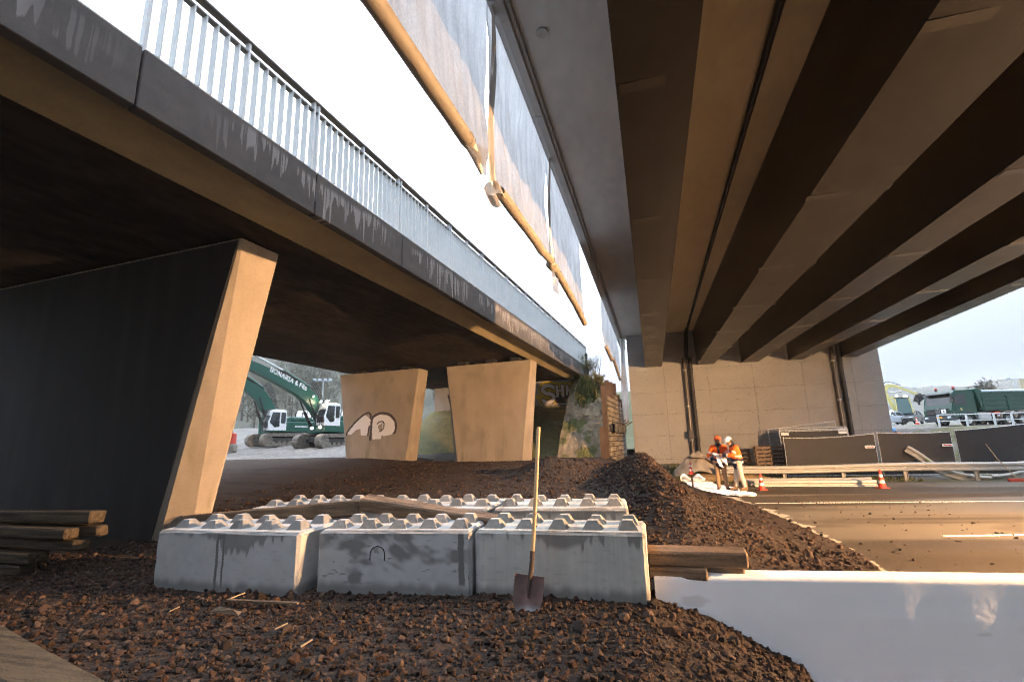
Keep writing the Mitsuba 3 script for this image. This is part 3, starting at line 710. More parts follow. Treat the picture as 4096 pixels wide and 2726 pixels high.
timber((-5.9, 3.04, 0.03), (-3.2, 2.30, 0.03), 0.34, 0.10, 'thick pale board lying on the gravel in the bottom left corner', 40, cat='board', mat='mat_wood_dark')
k = thing('wood_splinter', 'pale split piece of wood on the gravel before the left block', 'wood splinter')
put(k, None, hull([(-3.98, 3.80, 0.04), (-3.60, 3.74, 0.05), (-3.97, 3.85, 0.05), (-3.62, 3.79, 0.065), (-3.9, 3.82, 0.085), (-3.68, 3.76, 0.085)]), 'mat_wood')
k = thing('wood_splinter', 'long thin dark lath on the gravel just under the left block', 'wood splinter')
put(k, None, MB().bar((-4.05, 4.05, 0.06), (-3.3, 4.12, 0.055), 0.035, 0.015).mesh(), 'mat_wood')
flat('mat_fresh_wood', (0.45, 0.31, 0.17), 0.8)
sl = ['upright pale sliver at the foot of the left block', 'tiny bright sliver below the split piece of wood', 'small pale chip on the gravel left of the shovel', 'pale wood chip low on the gravel in the middle']
for i, (x, y, a, L) in enumerate([(-4.1, 4.12, 1.0, 0.14), (-4.35, 3.72, 0.6, 0.07), (-3.05, 3.55, 0.7, 0.09), (-2.6, 3.3, 0.9, 0.08)]):
    put(thing('wood_chip', sl[i], 'wood chip', 'pale wood chips on the gravel'), None, MB().bar((x, y, 0.045), (x + L * math.cos(a), y + L * math.sin(a), 0.075), 0.014, 0.008).mesh(), 'mat_fresh_wood')

# ---------------------------------------------------------------- shovel leaning on the right block
sh = thing('shovel', 'shovel with a long wooden handle leaning upright against the right front block', 'shovel')
top, sock, tip = np.array([-1.112, 4.80, 1.60]), np.array([-1.172, 4.56, 0.36]), np.array([-1.205, 4.43, -0.035])
d = (top - sock) / np.linalg.norm(top - sock)
hp = [sock - d * 0.05] + [sock + (top - sock) * t + np.array([0.004 * math.sin(4 * t), 0, 0]) for t in np.linspace(0, 0.985, 9)] + [top - d * 0.004, top]
flat('mat_handle', (0.46, 0.31, 0.17), 0.55)
tex('mat_shovel', lambda p, n, uv: mix(mix((0.11, 0.075, 0.07), (0.20, 0.11, 0.095), fbm(p.x * 20, p.y * 20, p.z * 20, 3)), (0.36, 0.38, 0.40), smoothstep(0.07, -0.02, p.z)), 0.45, metal=0.35)
put(sh, 'handle', tube(hp, [0.019] * 10 + [0.016, 0.004], 14), 'mat_handle', True)
ax = (sock - tip) / np.linalg.norm(sock - tip); sx = np.cross(ax, [0, -1, 0.0]); sx /= np.linalg.norm(sx); nz = np.cross(sx, ax)
if nz[1] > 0: nz = -nz; 
L = 0.335


def blade(u, v):
    t = v; half = 0.148 * np.where(t < 0.45, np.sqrt(np.clip(1 - ((0.45 - t) / 0.45) ** 2, 0, 1)) * 0.90, 0.90 + 0.04 * (t - 0.45))
    s = (2 * u - 1) * np.maximum(half, 0.004)
    cup = 0.055 * (s / 0.148) ** 2 - 0.02 * np.sin(t * np.pi) + 0.03 * np.maximum(0, t - 0.9) + 0.02 * np.exp(-(s / 0.022) ** 2) * sm(0.3, 0.8, t)
    top_cut = np.where(t > 0.95, 0.0, 0)
    return tip + np.outer(t * L, ax) + np.outer(s, sx) + np.outer(cup + top_cut, nz)


f = grid(25, 25, blade); bk = f.copy(); bk.vertices = bk.vertices - nz * 0.004; bk.invert()
put(sh, 'blade', trimesh.util.concatenate([f, bk]), 'mat_shovel', True)
put(sh, 'socket', tube([tip + ax * 0.15 + nz * 0.012, tip + ax * 0.24 + nz * 0.016, tip + ax * 0.33 + nz * 0.012, sock + d * 0.0, sock + d * 0.12], [0.006, 0.014, 0.02, 0.0225, 0.0215], 14), 'mat_rust', True)

# ---------------------------------------------------------------- low wall under white geotextile
wk = thing('barrier_wall', 'low concrete wall wrapped in white geotextile at the edge of the gravel, right foreground', 'barrier wall')
wa, wb = np.array([-0.12, 5.03]), np.array([14.0, 6.75]); wd = (wb - wa) / np.linalg.norm(wb - wa); wn = np.array([wd[1], -wd[0]])   # wn points at the camera
WL = np.linalg.norm(wb - wa)
put(wk, 'core', place(MB().box((WL / 2, 0.13, -0.75), (WL - 0.1, 0.2, 1.82), bev=0.02).mesh(), basis((wa[0], wa[1], 0), (wd[0], wd[1], 0), (-wn[0], -wn[1], 0), (0, 0, 1))), 'mat_joint')


def drape(u, v):
    x = u * WL; L = 2.35; s = v * L                       # s runs from the back foot over the top and down the front
    back, topw, r = 0.45, 0.27, 0.035
    z = np.where(s < back, 0.195 - (back - s), np.where(s < back + topw, 0.205, 0.20 - (s - back - topw)))
    o = np.where(s < back, topw, np.where(s < back + topw, topw - (s - back), 0.0))
    corner = np.exp(-((s - back - topw) / 0.05) ** 2) * 0.012; z = z - corner
    front = np.clip((s - back - topw) / 0.3, 0, 1)
    fold = 0.030 * np.exp(-((x - 2.0 - 0.16 * (z + 0.4)) / 0.20) ** 2) + 0.036 * np.exp(-((x - 2.47 - 0.22 * (z + 0.4)) / 0.24) ** 2) + 0.03 * np.exp(-((x - 2.95 - 0.3 * (z + 0.4)) / 0.2) ** 2)
    fold = fold + 0.05 * np.exp(-((x - 4.1 - 0.3 * z) / 0.2) ** 2)
    wob = 0.016 * (meshkit.fbm(np.stack([x * 0.9, z * 0.9, 0 * x], -1), 3) - 0.5) + 0.0012 * (meshkit.fbm(np.stack([x * 7, z * 5, 0 * x + 2], -1), 3) - 0.5)
    fo = front * (fold + 0.02) + wob * front
    z = z + 0.012 * (meshkit.fbm(np.stack([x * 3, 0 * x, s], -1), 3) - 0.5)
    p = wa[None] + np.outer(x, wd) + np.outer(fo - o, wn)
    return np.c_[p, z]


put(wk, 'geotextile', grid(420, 90, drape), 'mat_geotextile', True)

# ---------------------------------------------------------------- fabric hanging from the edge of the new bridge
def curtain(y0, y1, ztop, zbot, label, tip=None, seed=0, r=0.07, xt=-1.60, left=None, long=False):
    k = thing('hanging_fabric', label, 'hanging fabric', 'white fabric lengths hung from the deck edge')

    def f(u, v):
        y = y0 + (y1 - y0) * u; zb_ = np.interp(u, *zbot); yy = y.copy()
        if tip is not None:
            s = sm(0.72, 1.0, u); yy = y + s * tip[0] * sm(0.35, 1, v) ** 1.5 * 0 ; zb_ = zb_ + 0.0
        z = ztop + (zb_ - ztop) * v
        w = meshkit.fbm(np.stack([yy * 2.3, 0.5 * z, 0 * y + seed], -1), 3) - 0.5; w2 = meshkit.fbm(np.stack([yy * 7, 0.8 * z, 0 * y + seed + 5], -1), 3) - 0.5
        x = xt + (0.20 * w + 0.10 * w2) * sm(0, 0.35, v) * (1 - 0.55 * sm(0.8, 1, v)) - 0.03 * np.sin(v * np.pi)
        yy = yy + 0.05 * np.sin(z * 2.1 + seed) * sm(0.05, 0.4, v) * (u > 0.97)
        return np.stack([x, yy, z], -1)

    put(k, 'sheet', grid(90, 46, f), 'mat_curtain', True)
    return k


def roll(k, pts, r, n=14, dirty=0):
    p = np.array(pts, float); t = np.linspace(0, 1, 50); q = np.stack([np.interp(t, np.linspace(0, 1, len(p)), p[:, i]) for i in range(3)], -1)
    rr = r * (1 + 0.16 * (meshkit.fbm(np.stack([t * 9, 0 * t, 0 * t + p[0, 1]], -1), 3) - 0.5)); m = tube(q, rr, n)
    v = np.array(m.vertices); v += 0.010 * (meshkit.fbm(v * np.array([18, 3, 18]), 3)[:, None] - 0.5); m.vertices = v
    return put(k, 'bottom_roll', m, 'mat_roll', True, label='roll of fabric wound round a tube at the lower hem')


def strip(k, y, z0, z1, w=0.15, seed=0):
    def f(u, v): return np.stack([-1.585 + 0.03 * np.sin(v * 5 + seed), y + (u - 0.5) * w * (1 - 0.4 * (1 - v)) + 0.03 * np.sin(v * 3 + seed), z0 + (z1 - z0) * v], -1)
    put(k, 'hem_strip', grid(8, 40, f), 'mat_hem', True)


flat('mat_roll', (0.235, 0.20, 0.155), 0.5)
scene['mat_hem'] = {'type': 'principledthin', 'base_color': {'type': 'rgb', 'value': [0.62, 0.58, 0.53]}, 'roughness': 0.9, 'diff_trans': 0.35, 'spec_trans': 0.0}
c1 = curtain(-1.5, 4.93, 7.0, ([0, 0.9, 0.945, 0.97, 1.0], [4.38, 4.56, 4.36, 4.42, 4.95]), 'hanging white fabric nearest the camera with a fat roll along its hem', seed=1)
roll(c1, [(-1.60, -1.5, 4.34), (-1.60, 1.3, 4.38), (-1.60, 4.20, 4.51)], 0.075)
put(c1, 'end_cone', tube(curve([(-1.60, 4.12, 4.505), (-1.60, 4.25, 4.50), (-1.59, 4.40, 4.42), (-1.58, 4.53, 4.33)], 14), np.linspace(0.083, 0.018, 14), 14), 'mat_hem', True, label='fabric drawn to a pointed corner beyond the roll')
put(c1, 'end_flap', grid(16, 16, lambda u, v: np.stack([-1.60 + 0.06 * np.sin(u * 4), 4.14 + 0.85 * u ** 1.2 - 0.02 * v, 4.52 - 0.2 * np.sin(u * 2.2) * v + 0.45 * u ** 2 - 0.1 * v * (1 - u)], -1)), 'mat_curtain', True)
c2 = curtain(4.88, 8.5, 7.0, ([0, 0.08, 1.0], [4.45, 4.56, 4.78]), 'second hanging white fabric length with its loose folded end flap', seed=4)
roll(c2, [(-1.6, 5.25, 4.50), (-1.6, 7.2, 4.64), (-1.6, 7.6, 4.64), (-1.6, 8.45, 4.77)], 0.07)
strip(c2, 4.99, 6.95, 4.42, 0.26, 1)
put(c2, 'end_flap', trimesh.util.concatenate([grid(10, 20, lambda u, v: np.stack([-1.62 + 0.10 * np.cos(v * 5.2), 4.98 + 0.22 * u + 0.03 * v, 4.42 + 0.09 * np.sin(v * 5.2) - 0.05 * u], -1))]), 'mat_hem', True)
c3 = curtain(8.42, 12.9, 7.0, ([0, 0.5, 1.0], [4.74, 4.70, 4.60]), 'third hanging white fabric length, ending at the gap in the row', seed=9)
roll(c3, [(-1.6, 8.72, 4.75), (-1.6, 10.0, 4.73), (-1.6, 11.5, 4.70), (-1.6, 12.95, 4.60)], 0.075)
strip(c3, 8.56, 6.95, 4.72, 0.26, 2)
rt = put(c3, 'tube_end', MB().add(tube([(-1.62, 8.45, 4.70), (-1.62, 8.78, 4.74)], 0.085, 14)).mesh(), 'mat_roll', True)
put(c3, 'torn_flap', grid(8, 8, lambda u, v: np.stack([-1.63 + 0.05 * np.sin(9 * u), 8.6 + 0.5 * u, 4.62 - 0.28 * v * (0.4 + u) + 0.03 * np.sin(7 * u)], -1)), 'mat_curtain', True)
c4 = curtain(18.6, 22.6, 7.0, ([0, 1.0], [5.15, 5.05]), 'far hanging fabric length beyond the gap, narrow and pale', seed=12)
roll(c4, [(-1.6, 19.4, 5.12), (-1.6, 22.0, 4.98)], 0.075)
c5 = curtain(22.8, 27.2, 7.0, ([0, 1.0], [5.25, 4.75]), 'last hanging fabric length, against the far abutment', seed=15)
roll(c5, [(-1.6, 22.8, 5.25), (-1.6, 27.2, 4.70)], 0.07)
put(c5, 'loose_tail', grid(12, 40, lambda u, v: np.stack([-1.45 + 0.28 * u - 0.10 * v + 0.04 * np.sin(v * 7 + u * 3), 26.6 + 0.2 * u + 0.05 * np.sin(u * 9), 6.9 - 4.55 * v], -1)), 'mat_curtain', True, label='long loose tail of fabric hanging almost to the ground')

# ---------------------------------------------------------------- people
def skel(chains, refine=0.03, smooth=8):
    """chains of (point, radius); every bone is the hull of its two spheres, all joined into one smooth skin"""
    parts = []
    for ch in chains:
        for (p, r), (q, s) in zip(ch[:-1], ch[1:]):
            a = m3.Manifold.sphere(r, 14).translate(list(map(float, p))); b = m3.Manifold.sphere(s, 14).translate(list(map(float, q)))
            parts.append(m3.Manifold.batch_hull([a, b]))
    m = m3.Manifold.batch_boolean(parts, m3.OpType.Add).refine_to_length(refine).to_mesh()
    t = trimesh.Trimesh(m.vert_properties[:, :3], m.tri_verts, process=True)
    if smooth: trimesh.smoothing.filter_taubin(t, iterations=smooth)
    return t


def seg_t(v, a, b):
    a, b = np.array(a, float), np.array(b, float); d = b - a; t = np.clip(((v - a) @ d) / (d @ d), 0, 1)
    return t, np.linalg.norm(v - (a + t[:, None] * d), axis=1)


def hand(w, fwd_, side, palm_n, curl=0.6):
    """palm with four unequal fingers and a thumb, rooted at the wrist w; fwd_ along the hand, side to the thumb, palm_n out of the palm"""
    f, s, n = (np.array(x, float) / np.linalg.norm(x) for x in (fwd_, side, palm_n)); w = np.array(w, float); C = []
    for k, (o, L) in enumerate(zip((0.03, 0.010, -0.010, -0.029), (0.070, 0.078, 0.072, 0.056))):
        a = w + f * 0.02 + s * o * 0.6; b = w + f * 0.085 + s * o; d1 = f * math.cos(curl) + n * math.sin(curl); d2 = f * math.cos(2 * curl) + n * math.sin(2 * curl)
        C.append([(a, 0.017), (b, 0.012), (b + d1 * L * 0.55, 0.0095), (b + d1 * L * 0.55 + d2 * L * 0.5, 0.008)])
    t0 = w + f * 0.03 + s * 0.025
    C.append([(t0, 0.014), (t0 + s * 0.03 + f * 0.025 + n * 0.012, 0.011), (t0 + s * 0.032 + f * 0.055 + n * 0.028, 0.009)])
    return C


SKIN, NAVY, REFL, ORANGE = (0.42, 0.24, 0.17), (0.016, 0.019, 0.036), (0.55, 0.56, 0.57), (0.80, 0.135, 0.022)


def person(key, base, yaw, J, trouser, boot, helmet, beard=None, jacket=True, vest=ORANGE, low=NAVY):
    """J: joints in body space (x right, y forward, z up)"""
    M = RZ(yaw, base); P = lambda q: np.array(q, float)
    hd = P(J['head']); nk = P(J['neck']); fw = P(J.get('look', (0, 1, -0.1))); fw /= np.linalg.norm(fw); upv = P((0, 0, 1)) - fw * fw[2]; upv /= np.linalg.norm(upv); rt = np.cross(fw, upv)
    arms, hands = [], []
    for sd in ('l', 'r'):
        s, e, w = P(J['sh_' + sd]), P(J['el_' + sd]), P(J['wr_' + sd]); d = (w - e) / np.linalg.norm(w - e); hs = P(J.get('thumb_' + sd, (0, 0, 1)))
        arms.append([(s, 0.058), (e, 0.044), (w, 0.030)]); hands += hand(w, d, hs - d * (hs @ d), np.cross(d, hs) * (1 if sd == 'l' else -1), 0.55)
        hands.append([(w, 0.030), (w + d * 0.05, 0.030)])
    legs = [[(P(J['hip_' + s]), 0.088), (P(J['kn_' + s]), 0.058), (P(J['an_' + s]), 0.042), (P(J['toe_' + s]), 0.036)] for s in 'lr']
    torso = [[(P(J['pelvis']), 0.135), (P(J['belly']), 0.125), (P(J['chest']), 0.145), (nk - [0, 0, 0.05], 0.085)], [(P(J['sh_l']), 0.062), (P(J['chest']) + [0, 0, .06], 0.12), (P(J['sh_r']), 0.062)],
             [(P(J['hip_l']), 0.09), (P(J['pelvis']), 0.12), (P(J['hip_r']), 0.09)], [(nk - [0, 0, 0.06], 0.06), (nk, 0.054), (hd - upv * 0.05, 0.06)]]
    head = [[(hd + upv * 0.035 - fw * 0.015, 0.092), (hd - upv * 0.045 + fw * 0.02, 0.066), (hd - upv * 0.10 + fw * 0.045, 0.036)], [(hd + fw * 0.085 + upv * 0.01, 0.012), (hd + fw * 0.107 - upv * 0.03, 0.017)]]
    head += [[(hd + rt * s * 0.088 - upv * 0.01, 0.02), (hd + rt * s * 0.092 - upv * 0.04, 0.014)] for s in (-1, 1)]
    b = skel(torso + arms + legs + head, 0.035, 4); hm = skel(hands, 0.012, 2)
    body = trimesh.util.concatenate([b, hm]); v = np.array(body.vertices); col = np.tile(SKIN, (len(v), 1))
    q = v - hd; fx, ux, rx_ = q @ fw, q @ upv, q @ rt; near = np.linalg.norm(q, axis=1) < 0.16
    eye = near & (fx > 0.06) & (np.abs(ux - 0.012) < 0.013) & (np.abs(np.abs(rx_) - 0.034) < 0.018); col[eye] = (0.05, 0.035, 0.03)
    mouth = near & (fx > 0.05) & (np.abs(ux + 0.072) < 0.008) & (np.abs(rx_) < 0.026); col[mouth] = (0.22, 0.08, 0.06)
    if beard is not None: col[near & (ux < -0.045) & (fx > -0.02) & ~mouth] = beard
    put(key, 'body', place(body, M), 'mat_stone', True, color=col)
    # hair, trousers, boots
    put(key, 'hair', place(skel([[(hd + upv * 0.05 - fw * 0.025, 0.093), (hd - upv * 0.02 - fw * 0.045, 0.075)]], 0.04, 2), M), 'mat_hair', True)
    tr = skel([[(P(J['pelvis']) + [0, 0, 0.05], 0.150), (P(J['pelvis']), 0.146)]] + [[(P(J['hip_' + s]), 0.108), (P(J['kn_' + s]), 0.078), (P(J['an_' + s]) + (P(J['kn_' + s]) - P(J['an_' + s])) * 0.12, 0.070)] for s in 'lr'], 0.04, 3)
    v = np.array(tr.vertices); v += 0.012 * (meshkit.fbm(v * np.array([7, 7, 16]), 3)[:, None] - 0.5) * np.array([1, 1, 0]); tr.vertices = v
    put(key, 'trousers', place(tr, M), trouser, True)
    for s in 'lr':
        a, t = P(J['an_' + s]), P(J['toe_' + s])
        put(key, 'boot', place(skel([[(a + [0, 0, 0.16], 0.066), (a, 0.062), (a - [0, 0, 0.045], 0.052)], [(a - [0, 0, 0.045], 0.052), (t, 0.046)]], 0.03, 2), M), boot, True)
    if jacket:
        pv, ch = P(J['pelvis']), P(J['chest'])
        jk = skel([[(pv - [0, 0, 0.10], 0.178), (pv + [0, 0, 0.05], 0.175), (P(J['belly']), 0.172), (ch, 0.178), (nk - [0, 0, 0.07], 0.115)], [(P(J['sh_l']), 0.088), (ch + [0, 0, .06], 0.15), (P(J['sh_r']), 0.088)], [(nk - [0, 0, 0.06], 0.085), (nk + [0, 0, 0.02], 0.082)]]
                  + [[(P(J['sh_' + s]), 0.086), (P(J['el_' + s]), 0.076), (P(J['wr_' + s]) + (P(J['el_' + s]) - P(J['wr_' + s])) * 0.10, 0.058)] for s in 'lr'], 0.016, 5)
        v = np.array(jk.vertices); v += 0.014 * (meshkit.fbm(v * 9, 3)[:, None] - 0.5); jk.vertices = v; c = np.tile(vest, (len(v), 1)); c = np.array(c, float)
        c[v[:, 2] < pv[2] + 0.10] = low
        isarm = np.zeros(len(v), bool)
        for s in 'lr':
            t1, d1 = seg_t(v, J['sh_' + s], J['el_' + s]); t2, d2 = seg_t(v, J['el_' + s], J['wr_' + s]); onf = (d2 < 0.10) & (t2 > 0.05) & (d2 <= d1 + 0.01); onu = (d1 < 0.10) & (t1 > 0.35) & ~onf
            c[onu] = vest; c[onf] = vest; c[onu & (t1 > 0.55) & (t1 < 0.75)] = REFL; c[onf & (t2 > 0.45)] = low; c[onf & (t2 > 0.48) & (t2 < 0.62)] = REFL; isarm |= onu | onf
        bt = ~isarm; z = v[:, 2]
        c[bt & (np.abs(z - (pv[2] + 0.18)) < 0.026)] = REFL; c[bt & (np.abs(z - (pv[2] - 0.02)) < 0.028)] = REFL
        c[bt & (z > nk[2] - 0.06) & (np.hypot(v[:, 0] - nk[0], v[:, 1] - nk[1]) < 0.115)] = low
        cx = v[:, 0] - np.interp(z, [pv[2], ch[2]], [pv[0], ch[0]])
        fr = bt & (v[:, 1] > np.interp(z, [pv[2], ch[2], nk[2]], [pv[1], ch[1], nk[1]]) + 0.05) & (np.abs(cx) < 0.035); c[fr] = low
        put(key, 'jacket', place(jk, M), 'mat_stone', True, color=c)
    # helmet: shell, brim, ridge
    o = hd + upv * 0.055 - fw * 0.012; th = np.linspace(0, math.pi / 2, 9)
    sh_ = lathe([(0.128 * math.cos(t), 0.128 * math.sin(t) * 1.0) for t in th], 22); v = np.array(sh_.vertices) * np.array([0.90, 1.12, 1.0]); sh_.vertices = v
    br = grid(24, 3, lambda u, w: np.stack([(0.112 + 0.018 * w) * np.cos(u * 2 * np.pi), (0.138 + (0.016 + 0.045 * np.clip(np.sin(u * 2 * np.pi), 0, 1) ** 2) * w) * np.sin(u * 2 * np.pi), -0.012 * w], -1)); br2 = br.copy(); br2.vertices = br2.vertices - [0, 0, 0.006]; br2.invert()
    rg = MB().bar((0, -0.11, 0.095), (0, 0.08, 0.118), 0.03, 0.02, 0.006).mesh()
    hz = trimesh.util.concatenate([sh_, br, br2, rg]); hz.apply_transform(basis(o, rt, fw, upv))
    put(key, 'helmet', place(hz, M), helmet, 40)
    return M


flat('mat_hair', (0.03, 0.02, 0.014), 0.8); flat('mat_beige', (0.50, 0.435, 0.36), 0.9); flat('mat_tan', (0.30, 0.19, 0.105), 0.9); flat('mat_boot', (0.05, 0.036, 0.026), 0.8); flat('mat_boot_tan', (0.16, 0.10, 0.055), 0.8)
flat('mat_helmet_orange', (0.72, 0.10, 0.02), 0.35); flat('mat_helmet_white', (0.78, 0.77, 0.73), 0.3); flat('mat_helmet_blue', (0.10, 0.32, 0.62), 0.35); flat('mat_paper', (0.82, 0.83, 0.84), 0.8)
stand = dict(pelvis=(0, 0, 0.95), belly=(0, 0, 1.10), chest=(0, 0.0, 1.31), neck=(0, 0.01, 1.52), head=(0, 0.045, 1.645), hip_l=(-0.095, 0, 0.92), hip_r=(0.095, 0, 0.92), kn_l=(-0.11, 0.02, 0.50), kn_r=(0.11, 0.02, 0.50),
             an_l=(-0.115, -0.02, 0.10), an_r=(0.115, -0.02, 0.10), toe_l=(-0.135, 0.14, 0.045), toe_r=(0.135, 0.14, 0.045), sh_l=(-0.19, 0, 1.43), sh_r=(0.19, 0, 1.43))
pa = thing('person', 'bearded man in an orange helmet and orange jacket, facing the camera', 'person')
person(pa, (2.10, 18.80, -0.325), math.pi - 0.12, {**stand, 'el_r': (0.34, -0.02, 1.14), 'wr_r': (0.22, 0.17, 0.98), 'el_l': (-0.27, 0.05, 1.15), 'wr_l': (-0.10, 0.30, 1.16), 'look': (-0.25, 1, -0.05), 'thumb_r': (-1, 0, 0.5), 'thumb_l': (0, 0, 1),
       'hip_l': (-0.10, 0, 0.92), 'an_l': (-0.15, -0.02, 0.10), 'toe_l': (-0.19, 0.13, 0.045)}, 'mat_tan', 'mat_boot', 'mat_helmet_orange', beard=(0.045, 0.028, 0.02))
hd = np.array([0, 0.045, 1.645]); gl = MB()
lk = np.array([-0.25, 1, -0.05]) / np.linalg.norm([-0.25, 1, -0.05]); rr = np.cross(lk, [0, 0, 1.0]); rr /= np.linalg.norm(rr)
for s in (-1, 1): gl.tube([hd + lk * 0.098 + rr * (s * 0.034 + 0.024 * math.cos(t)) + np.array([0, 0, 0.012 + 0.018 * math.sin(t)]) for t in np.linspace(0, 2 * math.pi, 11)], 0.0035, 5)
put(pa, 'glasses', place(gl.bar(hd + lk * 0.1 - rr * 0.012 + [0, 0, 0.014], hd + lk * 0.1 + rr * 0.012 + [0, 0, 0.014], 0.006).mesh(), RZ(math.pi - 0.12, (2.10, 18.80, -0.325))), 'mat_dark')
pb = thing('person', 'man in a white helmet and orange jacket, head bent over the plan', 'person')
person(pb, (2.60, 18.32, -0.325), math.pi / 2 + 0.12, {**stand, 'chest': (0, 0.05, 1.30), 'neck': (0, 0.10, 1.50), 'head': (0, 0.20, 1.60), 'look': (0, 1, -0.75), 'sh_l': (-0.19, 0.04, 1.42), 'sh_r': (0.19, 0.04, 1.42),
       'el_l': (-0.24, 0.20, 1.17), 'wr_l': (-0.12, 0.46, 1.17), 'el_r': (0.25, 0.20, 1.17), 'wr_r': (0.10, 0.46, 1.16), 'kn_r': (0.10, 0.06, 0.50), 'an_r': (0.10, 0.10, 0.10), 'toe_r': (0.11, 0.27, 0.045), 'an_l': (-0.11, -0.14, 0.10), 'toe_l': (-0.12, 0.03, 0.045), 'kn_l': (-0.11, -0.04, 0.5)},
       'mat_beige', 'mat_boot_tan', 'mat_helmet_white')
pp = thing('site_plan', 'sheet of white paper the two men in orange jackets look at', 'paper')
put(pp, None, trimesh.util.concatenate([grid(10, 10, lambda u, v: np.stack([1.86 + 0.42 * u, 18.40 - 0.10 * v + 0.02 * np.sin(5 * u), 0.93 - 0.20 * u + 0.03 * np.sin(4 * u) - 0.16 * v * (0.3 + u)], -1)),
    grid(8, 10, lambda u, v: np.stack([1.92 + 0.13 * u + 0.10 * v, 18.36 - 0.03 * v, 0.88 - 0.08 * u - 0.38 * v], -1))]), 'mat_paper', True)

# ---------------------------------------------------------------- cones
flat('mat_cone_red', (0.62, 0.055, 0.03), 0.5); flat('mat_cone_white', (0.78, 0.77, 0.72), 0.5)


def cone(p, h, label, base=True):
    k = thing('traffic_cone', label, 'traffic cone', 'red and white traffic cones'); x, y, z = p; r = lambda t: h * (0.20 - 0.155 * t)
    lv = [0.04, 0.27, 0.43, 0.60, 0.76, 1.0]
    for i, (a, b) in enumerate(zip(lv[:-1], lv[1:])):
        prof = [(r(a), a * h), (r(b), b * h)] + ([(r(b) - 0.012, b * h), (0.0, b * h - 0.004)] if i == 4 else [])
        put(k, 'white_band' if i % 2 else 'red_band', lathe(prof, 24, (x, y, z)), 'mat_cone_white' if i % 2 else 'mat_cone_red', 40)
    if base: put(k, 'base', MB().box((x, y, z + 0.012), (h * 0.52, h * 0.52, 0.024), 0.3, 0.008).mesh(), 'mat_cone_red')
    return k


cone((3.36, 18.92, -0.357), 0.545, 'traffic cone on the road between the workers and the loose rails')
cone((7.10, 19.45, -0.357), 0.60, 'traffic cone on the road at the right end of the loose rails')
cone((1.165, 19.6, 0.145), 0.42, 'traffic cone set on a stake left of the workers')
k = thing('stake', 'short dark stake carrying the traffic cone left of the workers', 'stake')
put(k, None, MB().bar((1.18, 19.6, -0.34), (1.165, 19.6, 0.15), 0.06, 0.06, 0.006).mesh(), 'mat_wood')

# ---------------------------------------------------------------- white ground sheet by the workers
wk2 = thing('geotextile_sheet', 'crumpled white geotextile sheet spread on the ground under the two workers', 'ground sheet')


def sheet(u, v):
    y = 22.2 - 5.5 * u; xl = np.interp(y, [16.6, 18.4, 20, 22.2], [2.15, 1.45, 1.15, 0.95]); xr = np.interp(y, [16.7, 17.7, 19.6, 21, 22.2], [2.7, 2.82, 2.62, 2.1, 1.9]); x = xl + (xr - xl) * v
    g = np.maximum(np.maximum(h_gravel(x, y), -0.36), h_ground(x, y)); w = meshkit.fbm(np.stack([x * 2.5, y * 2.5, 0 * x], -1), 4) - 0.4
    return np.stack([x, y, np.minimum(g, -0.16) + 0.03 + 0.10 * np.maximum(w, 0) * (0.35 + 1.6 * sm(20.3, 21.6, y)) + 0.03 * (u > 0.97)], -1)


put(wk2, 'sheet', grid(90, 40, sheet), 'mat_geotextile', True)
put(wk2, 'folded_end', place(cham((0.62, 0.34, 0.10), 0.045).subdivide_to_size(0.06), RZ(0.35, (2.52, 17.0, -0.305))), 'mat_geotextile', True)
put(wk2, 'raised_fold', grid(14, 14, lambda u, v: np.stack([0.85 + 0.95 * u, 21.8 + 0.12 * np.sin(u * 7) - 0.35 * v, -0.28 + (0.22 + 0.10 * np.sin(u * 11)) * np.sin(v * 2.4)], -1)), 'mat_geotextile', True)

# ---------------------------------------------------------------- guard rail
WP = [(0.0, 0.155), (0.018, 0.150), (0.078, 0.115), (0.078, 0.055), (0.015, 0.012), (0.015, -0.012), (0.078, -0.055), (0.078, -0.115), (0.018, -0.150), (0.0, -0.155)]


def wbeam(pts, ups=None, th=0.006, flip=1):
    """W profile swept along pts; the ridges stand out to the right-hand side of travel"""
    p = np.asarray(pts, float); t = np.gradient(p, axis=0); t /= np.linalg.norm(t, axis=1, keepdims=True); up = np.tile([0, 0, 1.0], (len(p), 1)) if ups is None else np.asarray(ups, float)
    s = np.cross(t, up); s /= np.linalg.norm(s, axis=1, keepdims=True); u = np.cross(s, t); V, prof = [], np.array(WP + [(a - th, b) for a, b in WP[::-1]])
    V = (p[:, None] + flip * prof[None, :, :1] * s[:, None] + prof[None, :, 1:] * u[:, None]).reshape(-1, 3); n = len(prof)
    i, j = np.meshgrid(np.arange(len(p) - 1), np.arange(n), indexing='ij'); q = np.stack([i * n + j, (i + 1) * n + j, (i + 1) * n + (j + 1) % n, i * n + (j + 1) % n], -1).reshape(-1, 4)
    cap = np.array([[0, k, k + 1] for k in range(1, n - 1)]); e = (len(p) - 1) * n
    return trimesh.Trimesh(V, np.vstack([q[:, [0, 1, 2]], q[:, [0, 2, 3]], cap, cap[:, ::-1] + e]), process=False)


